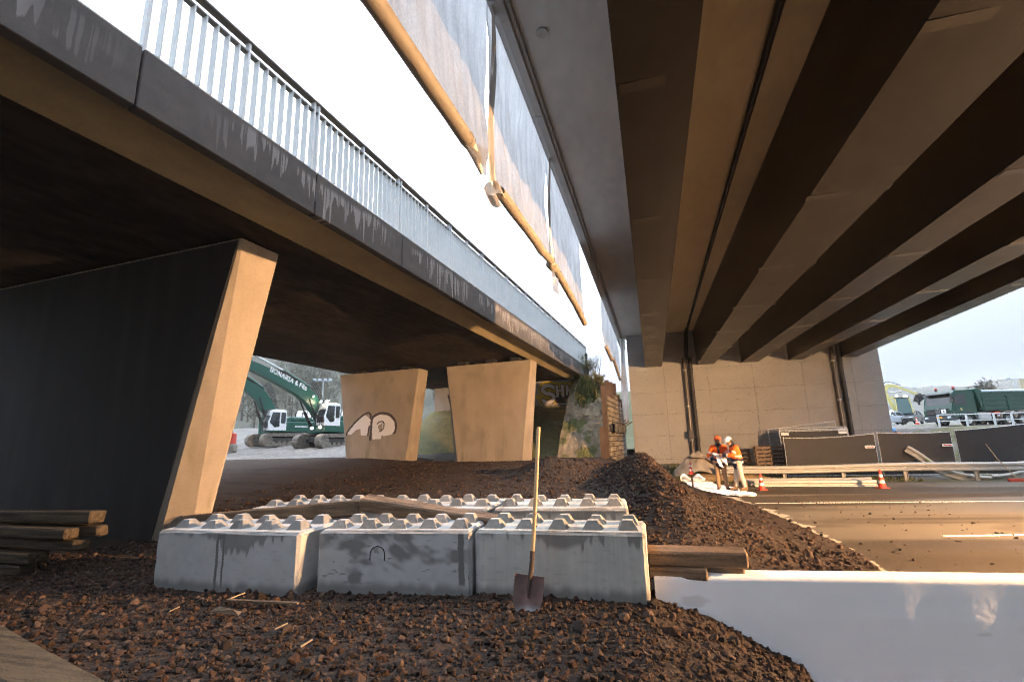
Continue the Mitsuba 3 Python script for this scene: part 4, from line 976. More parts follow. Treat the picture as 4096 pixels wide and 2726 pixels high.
gr = thing('guard_rail', 'long galvanised guard rail on posts along the far side of the road', 'guard rail')
jx = [2.4, 6.75, 9.75, 12.55]
def rz_(x): return 0.135 + 0.02 * math.sin(x * 0.9) + 0.006 * (x - 7)
for i, (a, b) in enumerate(zip(jx[:-1], jx[1:])):
    put(gr, 'rail', wbeam([(x, 22.18 - 0.012 * i, rz_(x)) for x in np.linspace(a - (0.16 if i else 0), b, 14)]), 'mat_rail', 25)
put(gr, 'end_piece', wbeam([(12.5 + 0.22 * math.sin(t), 22.18 + 0.22 * (1 - math.cos(t)), 0.17) for t in np.linspace(0, 2.6, 12)]), 'mat_rail', 25, label='curled end of the guard rail')
for x in (2.75, 4.84, 6.9, 8.95, 11.15):
    pp_ = put(gr, 'post', MB().box((x, 22.285, -0.22), (0.11, 0.05, 0.80), bev=0.004).box((x + 0.05, 22.25, -0.22), (0.012, 0.07, 0.80)).mesh(), 'mat_rail')
    put(pp_, 'bolt', lathe([(0, 0.0), (0.02, 0.0), (0.02, 0.015), (0, 0.018)], 10, (0, 0, 0)).apply_transform(basis((x, 22.16, rz_(x)), (1, 0, 0), (0, 0, 1), (0, -1, 0))), 'mat_steel')
lr = ['lower loose rail lying on the road in front of the guard rail', 'loose rail on top of the lower one, shifted to the left', 'loose rail lying behind, its bent end to the right']
for i, (x0, x1, y, z, tl) in enumerate([(3.35, 7.25, 20.25, -0.30, 0.0), (3.25, 7.05, 20.42, -0.245, 0.5), (3.1, 7.3, 20.72, -0.24, 0.9)]):
    a = math.pi / 2 * (0.15 + tl * 0.5)
    put(thing('loose_rail', lr[i], 'guard rail', 'loose rails on the road'), None, wbeam([(x, y + 0.02 * (x - 5), z + (0.02 * (x - 6.5) ** 2 * (i == 2) if x > 6.5 else 0)) for x in np.linspace(x0, x1, 12)], np.tile([0, math.sin(a), math.cos(a)], (12, 1))), 'mat_rail', 25)
flat('mat_green_mark', (0.10, 0.36, 0.03), 0.6)


br_ = curve([(9.52, 23.25, 0.80), (10.05, 23.1, 0.30), (10.45, 22.95, -0.06), (11.1, 22.75, -0.30), (11.75, 22.7, -0.36)])
k = thing('bent_rail', 'bent rail piece leaning on the fabric fence with a green mark near its top', 'guard rail')
put(k, 'rail', wbeam(br_, np.tile([0.7, -0.2, 0.7], (24, 1))), 'mat_rail', 25)
put(k, 'paint_mark', MB().bar(br_[5] + [0.02, -0.10, 0.04], br_[7] + [0.02, -0.10, 0.04], 0.16, 0.012).mesh(), 'mat_green_mark')
k = thing('bent_rail', 'pale bent strip of rail curving up from the ground behind the broom', 'guard rail')
put(k, None, wbeam(curve([(11.9, 22.9, -0.33), (12.5, 22.85, -0.26), (13.1, 22.8, -0.08), (13.5, 22.75, 0.10)]), np.tile([0, -0.3, 0.95], (24, 1))), 'mat_rail', 25)

# ---------------------------------------------------------------- broom
bm = thing('broom', 'red headed broom leaning on the guard rail near its right end', 'broom')
put(bm, 'handle', tube([(11.52, 22.08, 0.94), (11.72, 22.0, 0.42), (12.06, 21.82, -0.28)], [0.014, 0.016, 0.016], 10), 'mat_handle', True)
flat('mat_broom_red', (0.55, 0.07, 0.03), 0.7)
put(bm, 'head', MB().box((12.08, 21.80, -0.275), (0.60, 0.06, 0.045), -0.05, 0.012).mesh(), 'mat_broom_red')
bs = MB(); g = np.random.default_rng(3)
for x in np.linspace(-0.28, 0.28, 46):
    for y in (-0.018, 0.018): bs.bar((12.08 + x, 21.80 + y, -0.285), (12.08 + x + g.normal(0, .006), 21.80 + y * 1.6, -0.36), 0.012, 0.012)
put(bm, 'bristles', bs, 'mat_broom_red', kind='stuff', label='red bristles of the broom')

# ---------------------------------------------------------------- fence panels hung with dark fabric
tex('mat_screen', lambda p, n, uv: mix((0.030, 0.029, 0.031), (0.062, 0.058, 0.056), 0.5 * noise(p.x * 110, p.z * 110, p.y * 60) + 0.5 * fbm(p.x * 1.5, p.z * 2, p.y, 3)), 0.75)
flat('mat_sign_red', (0.6, 0.06, 0.04), 0.6)


def fence(a, b, zb, za1, zb1, label, plate=None, sag=0.05, seed=0, group=None, feet=True):
    k = thing('fence_panel', label, 'fence panel', group); a, b = np.array(a, float), np.array(b, float); d = (b - a) / np.linalg.norm(b - a); n = np.array([d[1], -d[0]])
    tp = lambda u: za1 + (zb1 - za1) * u - sag * 4 * u * (1 - u)
    for i, u in enumerate((0, 1)):
        q = a + (b - a) * u; put(k, 'post', tube([(*q, zb), (*q, tp(u) + 0.05)], 0.022, 8), 'mat_galvanised', True)
        if feet: put(k, 'foot', MB().box((*q, zb + 0.06), (0.22, 0.62, 0.13), math.atan2(d[1], d[0]), 0.02).mesh(), 'mat_joint')
    put(k, 'top_tube', tube([(*(a + (b - a) * u), tp(u)) for u in np.linspace(0, 1, 9)], 0.019, 8), 'mat_galvanised', True)
    put(k, 'bottom_tube', tube([(*(a + (b - a) * u), zb + 0.16) for u in (0, 1)], 0.019, 8), 'mat_galvanised', True)

    def f(u, v):
        q = a[None] + (b - a)[None] * u[:, None]; z = zb + 0.2 + (np.array([tp(x) for x in u]) - 0.005 - zb - 0.2) * v
        w = meshkit.fbm(np.stack([u * 7 + seed, v * 2.2, 0 * u], -1), 3) - 0.5; o = 0.022 + 0.07 * w * np.sin(v * np.pi) * np.sin(u * np.pi) ** 0.5
        return np.c_[q + n * o[:, None], z]
    put(k, 'screen', grid(46, 24, f), 'mat_screen', True)
    for t in np.linspace(0.12, 0.92, 6):
        put(k, 'wire', tube([(*(a + (b - a) * u + n * (0.062 + 0.01 * math.sin(u * 9))), zb + 0.2 + (tp(u) - zb - 0.2) * t) for u in np.linspace(0.01, 0.99, 9)], 0.003, 5), 'mat_joint')
    if plate is not None:
        u, z = plate; q = a + (b - a) * u; pl = put(k, 'plate', place(cham((0.34, 0.012, 0.105), 0.004), basis((*(q + n * 0.085), z), (d[0], d[1], 0), (-n[0], -n[1], 0), (0, 0, 1))), 'mat_white', label='small white name plate')
        put(pl, 'print', place(MB().box((0, -0.008, 0), (0.24, 0.004, 0.032)).mesh(), basis((*(q + n * 0.085), z), (d[0], d[1], 0), (-n[0], -n[1], 0), (0, 0, 1))), 'mat_sign_red')
    return k


fence((5.25, 23.45), (8.55, 23.40), -0.38, 1.33, 1.41, 'fence panel with dark brown fabric screen, left one, right of the pallets', (0.93, 0.90), 0.06, 1)
fence((8.68, 23.40), (11.13, 23.40), -0.38, 1.44, 1.40, 'fence panel with dark fabric screen in the middle, the bent rail leaning on it', (0.92, 0.90), 0.04, 5)
fence((11.30, 23.40), (14.7, 23.1), -0.38, 1.44, 1.80, 'fence panel with blue black fabric screen on the right, behind the broom', (0.85, 1.33), 0.05, 9)
# unused panels leaning together on the abutment wall
def lean(a, b, z0, z1, lean_y, label, dark, plates=(), tilt=0.0):
    k = thing('leaning_panel', label, 'fence panel', 'spare fence panels leaning on the abutment wall'); a, b = np.array(a, float), np.array(b, float); x = (b - a) / np.linalg.norm(b - a); L = np.linalg.norm(b - a)
    X = np.array([x[0], x[1], tilt]); X /= np.linalg.norm(X); Z = np.array([0, lean_y, 1.0]); Z /= np.linalg.norm(Z); O = np.array([*a, z0]); H = (z1 - z0) / Z[2]; P = lambda u, v: O + X * L * u + Z * H * v
    for nm, q in (('side_tube', [P(0, 0), P(0, 1)]), ('side_tube', [P(1, 0), P(1, 1)]), ('top_tube', [P(0, 1), P(1, 1)]), ('lower_tube', [P(0, .06), P(1, .06)])): put(k, nm, tube(q, 0.021, 8), 'mat_galvanised', True)
    if dark: put(k, 'screen', grid(8, 8, lambda u, v: O + np.outer(u * L, X) + np.outer((0.08 + 0.9 * v) * H, Z) + np.array([0, 0.012, 0])), 'mat_screen', True)
    else:
        w = MB()
        for u in np.linspace(0, 1, 27)[1:-1]: w.bar(P(u, .06), P(u, 1), 0.006)
        for v in np.linspace(.06, 1, 7)[1:-1]: w.bar(P(0, v), P(1, v), 0.006)
        put(k, 'mesh_wires', w, 'mat_galvanised', kind='stuff', label='thin welded wires of the panel')
    for u, v in plates:
        c = P(u, v); put(k, 'plate', place(cham((0.34, 0.012, 0.12), 0.004), basis(c - np.array([0, 0.03, 0]), X, np.cross(Z, X), Z)), 'mat_white')
    return k


lean((5.55, 25.2), (8.35, 25.35), 0.0, 1.62, 0.16, 'front spare panel of the leaning stack, dark screen and white plates at its top', True, ((0.08, 0.93), (0.93, 0.93)))
lean((5.62, 25.45), (8.45, 25.6), 0.0, 1.68, 0.16, 'second spare panel of the leaning stack', True, ((0.92, 0.97),))
lean((5.70, 25.7), (8.50, 25.85), 0.0, 1.76, 0.16, 'third spare panel of the leaning stack, just showing above the second', True, ())
lean((5.25, 25.95), (8.15, 26.0), 0.0, 1.74, 0.18, 'rearmost spare panel, an open tube frame standing above the leaning stack', False, (), 0.10)

# ---------------------------------------------------------------- pallets standing on edge
def pallet(o, yaw, label, W=1.2, H=1.0):
    k = thing('wooden_pallet', label, 'pallet'); M = RZ(yaw, o)
    for i in range(6): put(k, 'slat', place(MB().box((W / 2, 0.0, H * (i + 0.5) / 6), (W, 0.022, 0.105 if i % 2 else 0.125), bev=0.004).mesh(), M), 'mat_wood')
    for x in (0.06, W / 2, W - 0.06): put(k, 'bearer', place(MB().box((x, 0.062, H / 2), (0.10, 0.098, H), bev=0.006).mesh(), M), 'mat_wood')
    for i in (0, 2, 5): put(k, 'back_slat', place(MB().box((W / 2, 0.125, H * (i + 0.5) / 6), (W, 0.022, 0.10), bev=0.004).mesh(), M), 'mat_wood')


pallet((4.82, 24.35, 0.02), 0.02, 'wooden pallet standing on edge behind the guard rail, its slats to the camera')
pallet((4.15, 23.75, 0.02), 0.62, 'dark wooden pallet standing edge on, left of the slatted one', 0.95, 1.0)
pallet((3.45, 24.9, 0.0), 0.1, 'shaded wooden pallet behind the man with the white helmet', 0.7, 0.88)


# ---------------------------------------------------------------- soil heaps behind the workers
def heap(cx, cy, rx, ry, h, z0, seed, mat, name, sharp=1.0):
    m = grid(44, 44, lambda u, v: np.stack([cx + rx * (2 * u - 1), cy + ry * (2 * v - 1), z0 - 0.12 + h * np.clip(1.15 - ((2 * u - 1) ** 2 + (2 * v - 1) ** 2) ** 0.5, 0, 1) ** sharp * (0.75 + 0.5 * meshkit.fbm(np.stack([u * 5 + seed, v * 5, 0 * u], -1), 4)) + 0.05 * (meshkit.fbm(np.stack([u * 19 + seed, v * 19, 0 * u], -1), 3) - 0.5)], -1))
    struct(name, m, mat, True); used.add(name)


tex('mat_clay', lambda p, n, uv: mix((0.13, 0.085, 0.04), (0.33, 0.22, 0.10), fbm(p.x * 5, p.y * 5, p.z * 5, 4)), 0.95)
tex('mat_mud', lambda p, n, uv: mix((0.14, 0.12, 0.10), (0.34, 0.30, 0.25), fbm(p.x * 4, p.y * 4, p.z * 4, 4)), 0.95)
heap(2.7, 22.75, 1.9, 0.75, 0.55, -0.3, 2.0, 'mat_clay', 'soil_bank', 0.8)
heap(1.72, 23.3, 1.05, 0.9, 0.95, 0.0, 5.0, 'mat_mud', 'soil_mound', 0.9)
for i, (x, y, z, a, l) in enumerate([(1.62, 22.9, 0.62, 0.3, 'broken grey slab on top of the soil mound by the drain pipe'), (2.10, 22.95, 0.47, -0.5, 'broken slab sliding down the right of the soil mound')]):
    put(thing('broken_slab', l, 'broken slab'), None, hull([(x + dx * 0.28 * math.cos(a) - dy * 0.1, y + dy * 0.25, z + dz * 0.05 - 0.14 * dx * (a < 0) + 0.03 * dx * dy) for dx in (-1, 1) for dy in (-1, 1) for dz in (0, 1)] + [(x + 0.05, y - 0.2, z + 0.1)]), 'mat_mud')

# ---------------------------------------------------------------- vehicles
flat('mat_machine_green', (0.009, 0.072, 0.05), 0.4); flat('mat_truck_green', (0.008, 0.050, 0.034), 0.35); flat('mat_cab_white', (0.74, 0.75, 0.75), 0.35); flat('mat_glass_dark', (0.02, 0.025, 0.028), 0.08, specular=0.6)
flat('mat_glass_teal', (0.10, 0.17, 0.17), 0.12, specular=0.6); flat('mat_tyre', (0.022, 0.021, 0.02), 0.85); flat('mat_yellow', (0.60, 0.54, 0.22), 0.45); flat('mat_chrome', (0.6, 0.61, 0.62), 0.25, 0.8); flat('mat_orange_plate', (0.75, 0.32, 0.03), 0.5); flat('mat_silver', (0.50, 0.56, 0.62), 0.3, 0.3)
flat('mat_carbon', (0.05, 0.055, 0.062), 0.3); flat('mat_red', (0.50, 0.05, 0.035), 0.5); flat('mat_vest', (0.55, 0.75, 0.05), 0.7); flat('mat_beige_board', (0.50, 0.45, 0.30), 0.7); flat('mat_ice', (0.55, 0.63, 0.70), 0.3); flat('mat_light_grey', (0.40, 0.42, 0.42), 0.5)
tex('mat_track', lambda p, n, uv: mix((0.06, 0.052, 0.045), (0.27, 0.24, 0.20), fbm(p.x * 6, p.y * 6, p.z * 6, 4)), 0.85)


def lampdisc(key, c, d, r, rad, name='lamp'):
    z = np.array(d, float) / np.linalg.norm(d); x = np.cross(z, [0.3, 0.2, 1.0]); x /= np.linalg.norm(x)
    h = put(key, name, place(lathe([(0, -0.07), (r * 0.8, -0.07), (r * 1.18, 0.0), (r * 1.18, 0.02), (r * 1.02, 0.02)], 16), basis(c, x, np.cross(z, x), z)), 'mat_dark')
    k = numbered(h + '__bulb', scene)
    m = place(trimesh.creation.cylinder(r, 0.02, sections=16), basis(np.array(c) + z * 0.012, x, np.cross(z, x), z))
    scene[k] = mikit.ply(m, 'mat_white', False, emitter={'type': 'area', 'radiance': {'type': 'rgb', 'value': [rad, rad * 0.80, rad * 0.48]}})


def stadium(L, r, n=150, ripple=0.022):
    """track outline with raised shoes"""
    pts = []; per = 2 * L + 2 * math.pi * r; shoes = round(per / 0.20)
    for k in range(n * 3):
        s = k / (n * 3) * per; d = (0.0 if (s / per * shoes) % 1 < 0.28 else ripple)
        if s < L: p, nn = (-L / 2 + s, r), (0, 1)
        elif s < L + math.pi * r: a = math.pi / 2 - (s - L) / r; p, nn = (L / 2 + r * math.cos(a), r * math.sin(a)), (math.cos(a), math.sin(a))
        elif s < 2 * L + math.pi * r: p, nn = (L / 2 - (s - L - math.pi * r), -r), (0, -1)
        else: a = -math.pi / 2 - (s - 2 * L - math.pi * r) / r; p, nn = (-L / 2 + r * math.cos(a), r * math.sin(a)), (math.cos(a), math.sin(a))
        pts.append((p[0] + nn[0] * d, p[1] + nn[1] * d))
    return sg.Polygon(pts).buffer(0)


def xz(poly, y0, w):
    """polygon in (x, z) extruded from y0 - w/2 to y0 + w/2"""
    return place(ext(poly, w), basis((0, y0 + w / 2, 0), (1, 0, 0), (0, 0, 1), (0, -1, 0)))


def excavator(o, yaw, label, lit=True, text=False, raised=0.45, boom_up=0.0, scale=1.0, paint='mat_machine_green', cab='mat_cab_white', grille=True):
    k = thing('excavator', label, 'excavator'); M = RZ(yaw, o) @ np.diag([scale, scale, scale, 1.0]); P = lambda nm, m, mat, smooth=False, par=k, **kw: put(par, nm, place(m.mesh() if isinstance(m, MB) else m, M), mat, smooth, **kw)
    for s in (-1, 1):
        st = stadium(3.5, 0.55); tk = P('track', xz(st.difference(sg.Polygon([(-1.9, -0.30), (1.9, -0.30), (2.05, 0.0), (1.9, 0.28), (-1.9, 0.28), (-2.05, 0.0)])), s * 1.25, 0.62).apply_translation((0, 0, 0.58)), 'mat_track')
        P('track_frame', MB().box((0, s * 1.25, 0.58), (3.4, 0.42, 0.44), bev=0.06).mesh(), 'mat_joint', par=tk)
        for i, x in enumerate(np.linspace(-1.75, 1.75, 8)):
            r = 0.40 if i in (0, 7) else 0.17
            P('roller', place(trimesh.creation.cylinder(r, 0.5, sections=18), basis((x, s * 1.25, 0.58 if i in (0, 7) else 0.30), (1, 0, 0), (0, 0, 1), (0, -1, 0))), 'mat_track', par=tk)
    P('undercarriage', MB().box((0, 0, 0.72), (2.4, 2.0, 0.45), bev=0.08).box((0, 0, 1.05), (1.5, 1.5, 0.28), bev=0.05).mesh(), 'mat_joint')
    P('house', MB().box((-0.75, 0, 1.72), (3.6, 2.7, 1.0), bev=0.08).mesh(), paint); P('engine_cover', MB().box((-1.35, 0, 2.42), (2.3, 2.6, 0.45), bev=0.10).mesh(), paint)
    P('counterweight', hull([(x, y, z) for x, y in ((-2.5, -1.35), (-2.5, 1.35), (-3.15, 0.9), (-3.15, -0.9)) for z in (1.35, 2.45)]), paint)
    P('side_stripe', MB().box((-1.5, 1.362, 1.75), (1.6, 0.012, 0.10)).mesh(), 'mat_cab_white')
    P('handrail', MB().tube([(-0.4, 1.25, 2.2), (-0.4, 1.25, 2.95), (-2.4, 1.25, 2.95), (-2.4, 1.25, 2.6)], 0.02, 6).mesh(), 'mat_dark')
    P('exhaust', tube([(-1.8, -0.5, 2.6), (-1.8, -0.5, 3.1), (-1.9, -0.5, 3.2)], 0.07, 10), 'mat_dark')
    z0, z1 = 1.35 + raised, 3.15 + raised
    cb = P('cab', hull([(0.15, 0.45, z0), (0.15, 1.4, z0), (1.75, 0.45, z0), (1.75, 1.4, z0), (0.15, 0.47, z1 - 0.08), (0.15, 1.36, z1 - 0.08), (1.45, 0.47, z1 - 0.08), (1.45, 1.36, z1 - 0.08), (0.25, 0.55, z1), (1.3, 0.55, z1), (0.25, 1.28, z1), (1.3, 1.28, z1), (1.82, 0.47, z0 + 0.7), (1.82, 1.38, z0 + 0.7)]), cab)
    P('cab_base', MB().box((0.85, 0.92, (1.3 + z0) / 2), (1.7, 1.0, max(0.1, z0 - 1.3)), bev=0.03).mesh(), paint)
    side = lambda pts, y: xz(sg.Polygon(pts).buffer(0.06).buffer(-0.0), y, 0.02)
    P('side_window', side([(0.86, z0 + 0.38), (1.20, z0 + 0.32), (1.62, z0 + 0.72), (1.42, z1 - 0.28), (0.86, z1 - 0.28)], 1.396), 'mat_glass_dark', par=cb); P('rear_window', side([(0.30, z0 + 0.68), (0.60, z0 + 0.68), (0.60, z1 - 0.28), (0.30, z1 - 0.28)], 1.393), 'mat_glass_dark', par=cb)
    P('windscreen', hull([(1.80, 0.55, z0 + 0.25), (1.80, 1.30, z0 + 0.25), (1.49, 0.55, z1 - 0.22), (1.49, 1.30, z1 - 0.22), (1.845, 0.55, z0 + 0.7), (1.845, 1.30, z0 + 0.7)]), 'mat_glass_dark', par=cb)
    P('roof_hatch', MB().box((0.75, 0.92, z1 + 0.03), (0.8, 0.6, 0.06), bev=0.02).mesh(), cab, par=cb)
    if grille:
        g = MB()
        for y in np.linspace(0.42, 1.42, 15): g.tube([(1.95, y, z0 - 0.05), (2.02, y, z0 + 0.8), (1.72, y, z1 + 0.02), (1.35, y, z1 + 0.12)], 0.011, 5)
        for q in ((1.95, z0), (2.02, z0 + 0.75), (1.74, z1)): g.tube([(q[0], 0.40, q[1]), (q[0], 1.44, q[1])], 0.016, 5)
        P('guard_grille', g, 'mat_dark', par=cb, kind='stuff')
    q = lambda pts: [(x * math.cos(boom_up) - (z - 2) * math.sin(boom_up), 2 + x * math.sin(boom_up) + (z - 2) * math.cos(boom_up)) for x, z in pts]
    bm_ = P('boom', xz(sg.Polygon(q([(0.35, 1.75), (0.25, 2.15), (0.85, 3.5), (1.75, 4.55), (2.6, 5.0), (5.4, 6.0), (9.2, 7.1), (9.35, 6.7), (5.4, 5.2), (3.4, 4.35), (2.4, 3.7), (1.45, 2.6), (0.8, 1.8)])).buffer(0.02), -0.1, 0.52), paint)
    for y in (-0.62, 0.42): P('boom_cylinder', MB().tube([np.array([q([(1.25, 1.75)])[0][0], y, q([(1.25, 1.75)])[0][1]]), np.array([q([(2.0, 3.0)])[0][0], y, q([(2.0, 3.0)])[0][1]])], 0.12, 10).tube([np.array([q([(2.0, 3.0)])[0][0], y, q([(2.0, 3.0)])[0][1]]), np.array([q([(2.5, 4.0)])[0][0], y, q([(2.5, 4.0)])[0][1]])], 0.06, 8).mesh(), 'mat_dark', True, par=bm_)
    a_, b_, c_ = (np.array([q([w])[0][0], -0.1, q([w])[0][1]]) for w in ((2.0, 4.95), (4.6, 6.15), (6.9, 7.0)))
    P('stick_cylinder', tube([a_, b_], 0.13, 10), paint, True, par=bm_); P('stick_rod', tube([b_, c_], 0.07, 8), 'mat_chrome', True, par=bm_)
    hs = []
    for i, y in enumerate((-0.3, -0.15, 0.0, 0.12)):
        w = [q([v])[0] for v in ((0.5, 2.7), (0.75, 3.6 + 0.1 * i), (1.4, 4.75 + 0.12 * i), (1.9, 5.1 + 0.14 * i), (2.4, 5.02), (3.6, 5.55), (5.2, 6.12))]
        P('hose', tube(np.c_[curve(w, 22)[:, 0], np.full(22, y), curve(w, 22)[:, 1]], 0.032, 6), 'mat_dark', True, par=bm_)
    if text:
        t = meshkit.text_mesh('BONARIA & Fils', 0.36, 0.006, True); ang = math.atan2(0.87, 2.3) + boom_up; L = t.bounds[1][0]
        e0 = np.array(q([(2.45, 4.62)])[0]); ux = np.array([math.cos(ang), 0, math.sin(ang)]); e = np.array([e0[0], 0.163, e0[1]]) + ux * (L * 1.0 + 0.15); uy = np.array([-math.sin(ang), 0, math.cos(ang)])
        P('lettering', place(t, basis(e, -ux, uy, (0, 1, 0))), 'mat_cab_white', par=bm_, label='white company lettering on the boom')
    J = np.array(q([(9.15, 6.9)])[0]); st_ = P('stick', xz(sg.Polygon([(J[0] - 0.5, J[1] + 0.5), (J[0] + 0.35, J[1] + 0.25), (J[0] + 0.35, J[1] - 3.1), (J[0] + 0.02, J[1] - 3.2), (J[0] - 0.35, J[1] - 0.6)]), -0.1, 0.36), paint)
    P('bucket', xz(sg.Polygon([(J[0] + 0.3, J[1] - 3.0), (J[0] + 0.1, J[1] - 3.3), (J[0] - 1.1, J[1] - 3.3), (J[0] - 0.75, J[1] - 4.2), (J[0] + 0.1, J[1] - 4.45), (J[0] + 0.55, J[1] - 3.9)]), -0.1, 1.2), 'mat_track')
    if lit:
        R3 = M[:3, :3] / scale; W = lambda x, y, z: (M @ np.array([x, y, z, 1.0]))[:3]
        for (x, y, z), d, r in (((1.5, 0.6, z1 + 0.13), (1, 0.1, -0.25), 0.085), ((1.5, 1.2, z1 + 0.13), (1, 0.5, -0.25), 0.085), ((2.05, 0.32, z1 + 0.55), (-0.75, 0.75, -0.6), 0.09), ((1.85, 1.0, z0 - 0.12), (1, 0.6, -0.1), 0.10), ((1.75, 0.0, 1.62), (1, 0.5, -0.1), 0.10), ((1.2, 1.15, z1 + 0.16), (0.7, -0.4, 0.6), 0.06)):
            lampdisc(k, W(x, y, z), R3 @ np.array(d), r, 45.0, 'work_lamp')
    return k


excavator((-26.2, 35.2, 1.42), -math.pi / 2 - 0.16, 'dark green excavator with white cab and lit lamps, white lettering along its raised boom', True, True, boom_up=-0.04)
excavator((-33.3, 37.6, 1.72), -math.pi / 2 - 0.34, 'second green excavator behind the first, white cab with a barred front guard', False, False, 0.05, 0.12, 1.0)


def wheel(parent, c, r, w, ydir, rim=0.55, mat='mat_light_grey'):
    t = put(parent, 'wheel', place(lathe([(r * rim, -w / 2), (r * 0.93, -w / 2), (r, -w * 0.36), (r, w * 0.36), (r * 0.93, w / 2), (r * rim, w / 2)], 28), basis(c, np.cross([0, 0, 1], ydir), (0, 0, 1), -np.array(ydir))), 'mat_tyre', 40)
    put(t, 'rim', place(MB().add(lathe([(0, w * 0.16), (r * 0.22, w * 0.20), (r * 0.3, w * 0.06), (r * 0.48, w * 0.02), (r * rim, w * 0.40), (r * rim, -w * 0.4), (0, -w * 0.4)], 24)).mesh(), basis(c, np.cross([0, 0, 1], ydir), (0, 0, 1), np.array(ydir))), mat, 30)
    return t


# dump truck; local x forward, y left
tk = thing('dump_truck', 'dark green tipper truck with two beacons on its cab roof, parked behind the fence', 'dump truck')
hx, hy = -0.93, -0.374; hn = math.hypot(hx, hy); TY = math.atan2(hy, hx); TM = RZ(TY, (24.05, 49.45, 1.72)); TP = lambda nm, m, mat, smooth=False, par=tk, **kw: put(par, nm, place(m.mesh() if isinstance(m, MB) else m, TM), mat, smooth, **kw)
left = TM[:3, 1]
cab = TP('cab', hull([(x, s * 1.22, z) for s in (-1, 1) for x, z in ((1.35, 0.75), (1.42, 1.35), (1.30, 1.75), (1.05, 2.72), (0.85, 2.95), (-0.75, 3.0), (-0.85, 2.8), (-0.85, 0.95))]), 'mat_truck_green')
TP('windscreen', hull([(1.315, -1.05, 1.80), (1.315, 1.05, 1.80), (1.085, -1.05, 2.66), (1.085, 1.05, 2.66), (1.2, 0.9, 2.0), (1.2, -.9, 2.0)]), 'mat_glass_dark', par=cab)
TP('side_window', xz([(0.95, 1.80), (1.08, 1.82), (0.88, 2.62), (-0.02, 2.62), (-0.02, 1.75)], 1.222, 0.02), 'mat_glass_dark', par=cab)
TP('door', xz([(1.02, 0.98), (1.10, 1.70), (0.92, 2.70), (-0.10, 2.72), (-0.10, 0.98)], 1.208, 0.035), 'mat_truck_green', par=cab)
TP('sun_visor', hull([(1.12, -1.15, 2.80), (1.12, 1.15, 2.80), (1.52, -1.1, 2.66), (1.52, 1.1, 2.66), (1.10, -1.15, 2.86), (1.10, 1.15, 2.86), (1.50, -1.1, 2.71), (1.50, 1.1, 2.71)]), 'mat_dark', par=cab)
TP('grille', MB().box((1.42, 0, 1.28), (0.06, 1.9, 0.50), bev=0.02).mesh(), 'mat_dark', par=cab)
for z in (1.12, 1.28, 1.44): TP('grille_bar', MB().box((1.455, 0, z), (0.03, 1.8, 0.04), bev=0.005).mesh(), 'mat_carbon', par=cab)
em = MB().add(place(lathe([(0.155, -0.012), (0.18, -0.012), (0.18, 0.012), (0.155, 0.012), (0.155, -0.012)], 28), basis((1.50, 0.12, 1.33), (0, 1, 0), (0, 0, 1), (1, 0, 0))))
for a in (90, 210, 330): em.add(hull([(1.50 + d, 0.12 + r * math.cos(math.radians(a + o)), 1.33 + r * math.sin(math.radians(a + o))) for r, o in ((0.165, 0), (0.03, 60), (0.03, -60)) for d in (-0.008, 0.008)]))
TP('emblem', em, 'mat_chrome', label='round three pointed star emblem on the grille', kind=None, par=cab)
sgn = TP('letter_sign', MB().box((1.51, 0.62, 1.28), (0.02, 0.40, 0.32), bev=0.004).mesh(), 'mat_white', par=tk, label='white sign with the letter A on the grille')
TP('letter', place(meshkit.text_mesh('A', 0.2, 0.005, True), basis((1.52, 0.54, 1.18), (0, 1, 0), (0, 0, 1), (1, 0, 0))), 'mat_dark', par=sgn)
TP('bumper', hull([(1.50, -1.2, 0.55), (1.50, 1.2, 0.55), (1.50, -1.2, 0.98), (1.50, 1.2, 0.98), (1.0, -1.24, 0.55), (1.0, 1.24, 0.55), (1.0, -1.24, 0.98), (1.0, 1.24, 0.98), (1.3, -1.2, 0.45), (1.3, 1.2, 0.45)]), 'mat_carbon')
TP('number_plate', MB().box((1.515, 0.15, 0.80), (0.02, 0.52, 0.12)).mesh(), 'mat_orange_plate')
for s in (-1, 1):
    TP('headlight', MB().box((1.46, s * 0.98, 0.80), (0.10, 0.34, 0.18), bev=0.03).mesh(), 'mat_ice')
    bc = TP('beacon', place(lathe([(0, 0), (0.10, 0), (0.10, 0.16), (0.07, 0.16)], 16), basis((0.35, s * 0.75, 3.0), (1, 0, 0), (0, 1, 0), (0, 0, 1))), 'mat_dark')
    TP('beacon_lens', place(lathe([(0.09, 0.16), (0.09, 0.26), (0.06, 0.30), (0, 0.31)], 16), basis((0.35, s * 0.75, 3.0), (1, 0, 0), (0, 1, 0), (0, 0, 1))), 'mat_red', par=bc)
    TP('mirror', MB().box((1.45, s * 1.45, 2.25), (0.10, 0.22, 0.55), bev=0.03).bar((1.2, s * 1.2, 2.62), (1.5, s * 1.45, 2.55), 0.04).mesh(), 'mat_dark')
    for x in (0.0, -3.6, -4.95):
        wheel(tk, TM[:3, :3] @ np.array([x, s * 1.05, 0.53]) + TM[:3, 3], 0.53, 0.34, left * s, mat='mat_light_grey')
        a = np.linspace(0.15, math.pi - 0.15, 14); gsec = sg.Polygon([(x + 0.70 * math.cos(t), 0.53 + 0.68 * math.sin(t)) for t in a] + [(x + 0.62 * math.cos(t), 0.53 + 0.60 * math.sin(t)) for t in a[::-1]])
        TP('mudguard', xz(gsec, s * 1.05, 0.42), 'mat_carbon' if x == 0 else 'mat_mud')
TP('mirror_bracket', MB().box((1.46, -1.05, 2.78), (0.16, 0.5, 0.10), bev=0.03).mesh(), 'mat_dark')
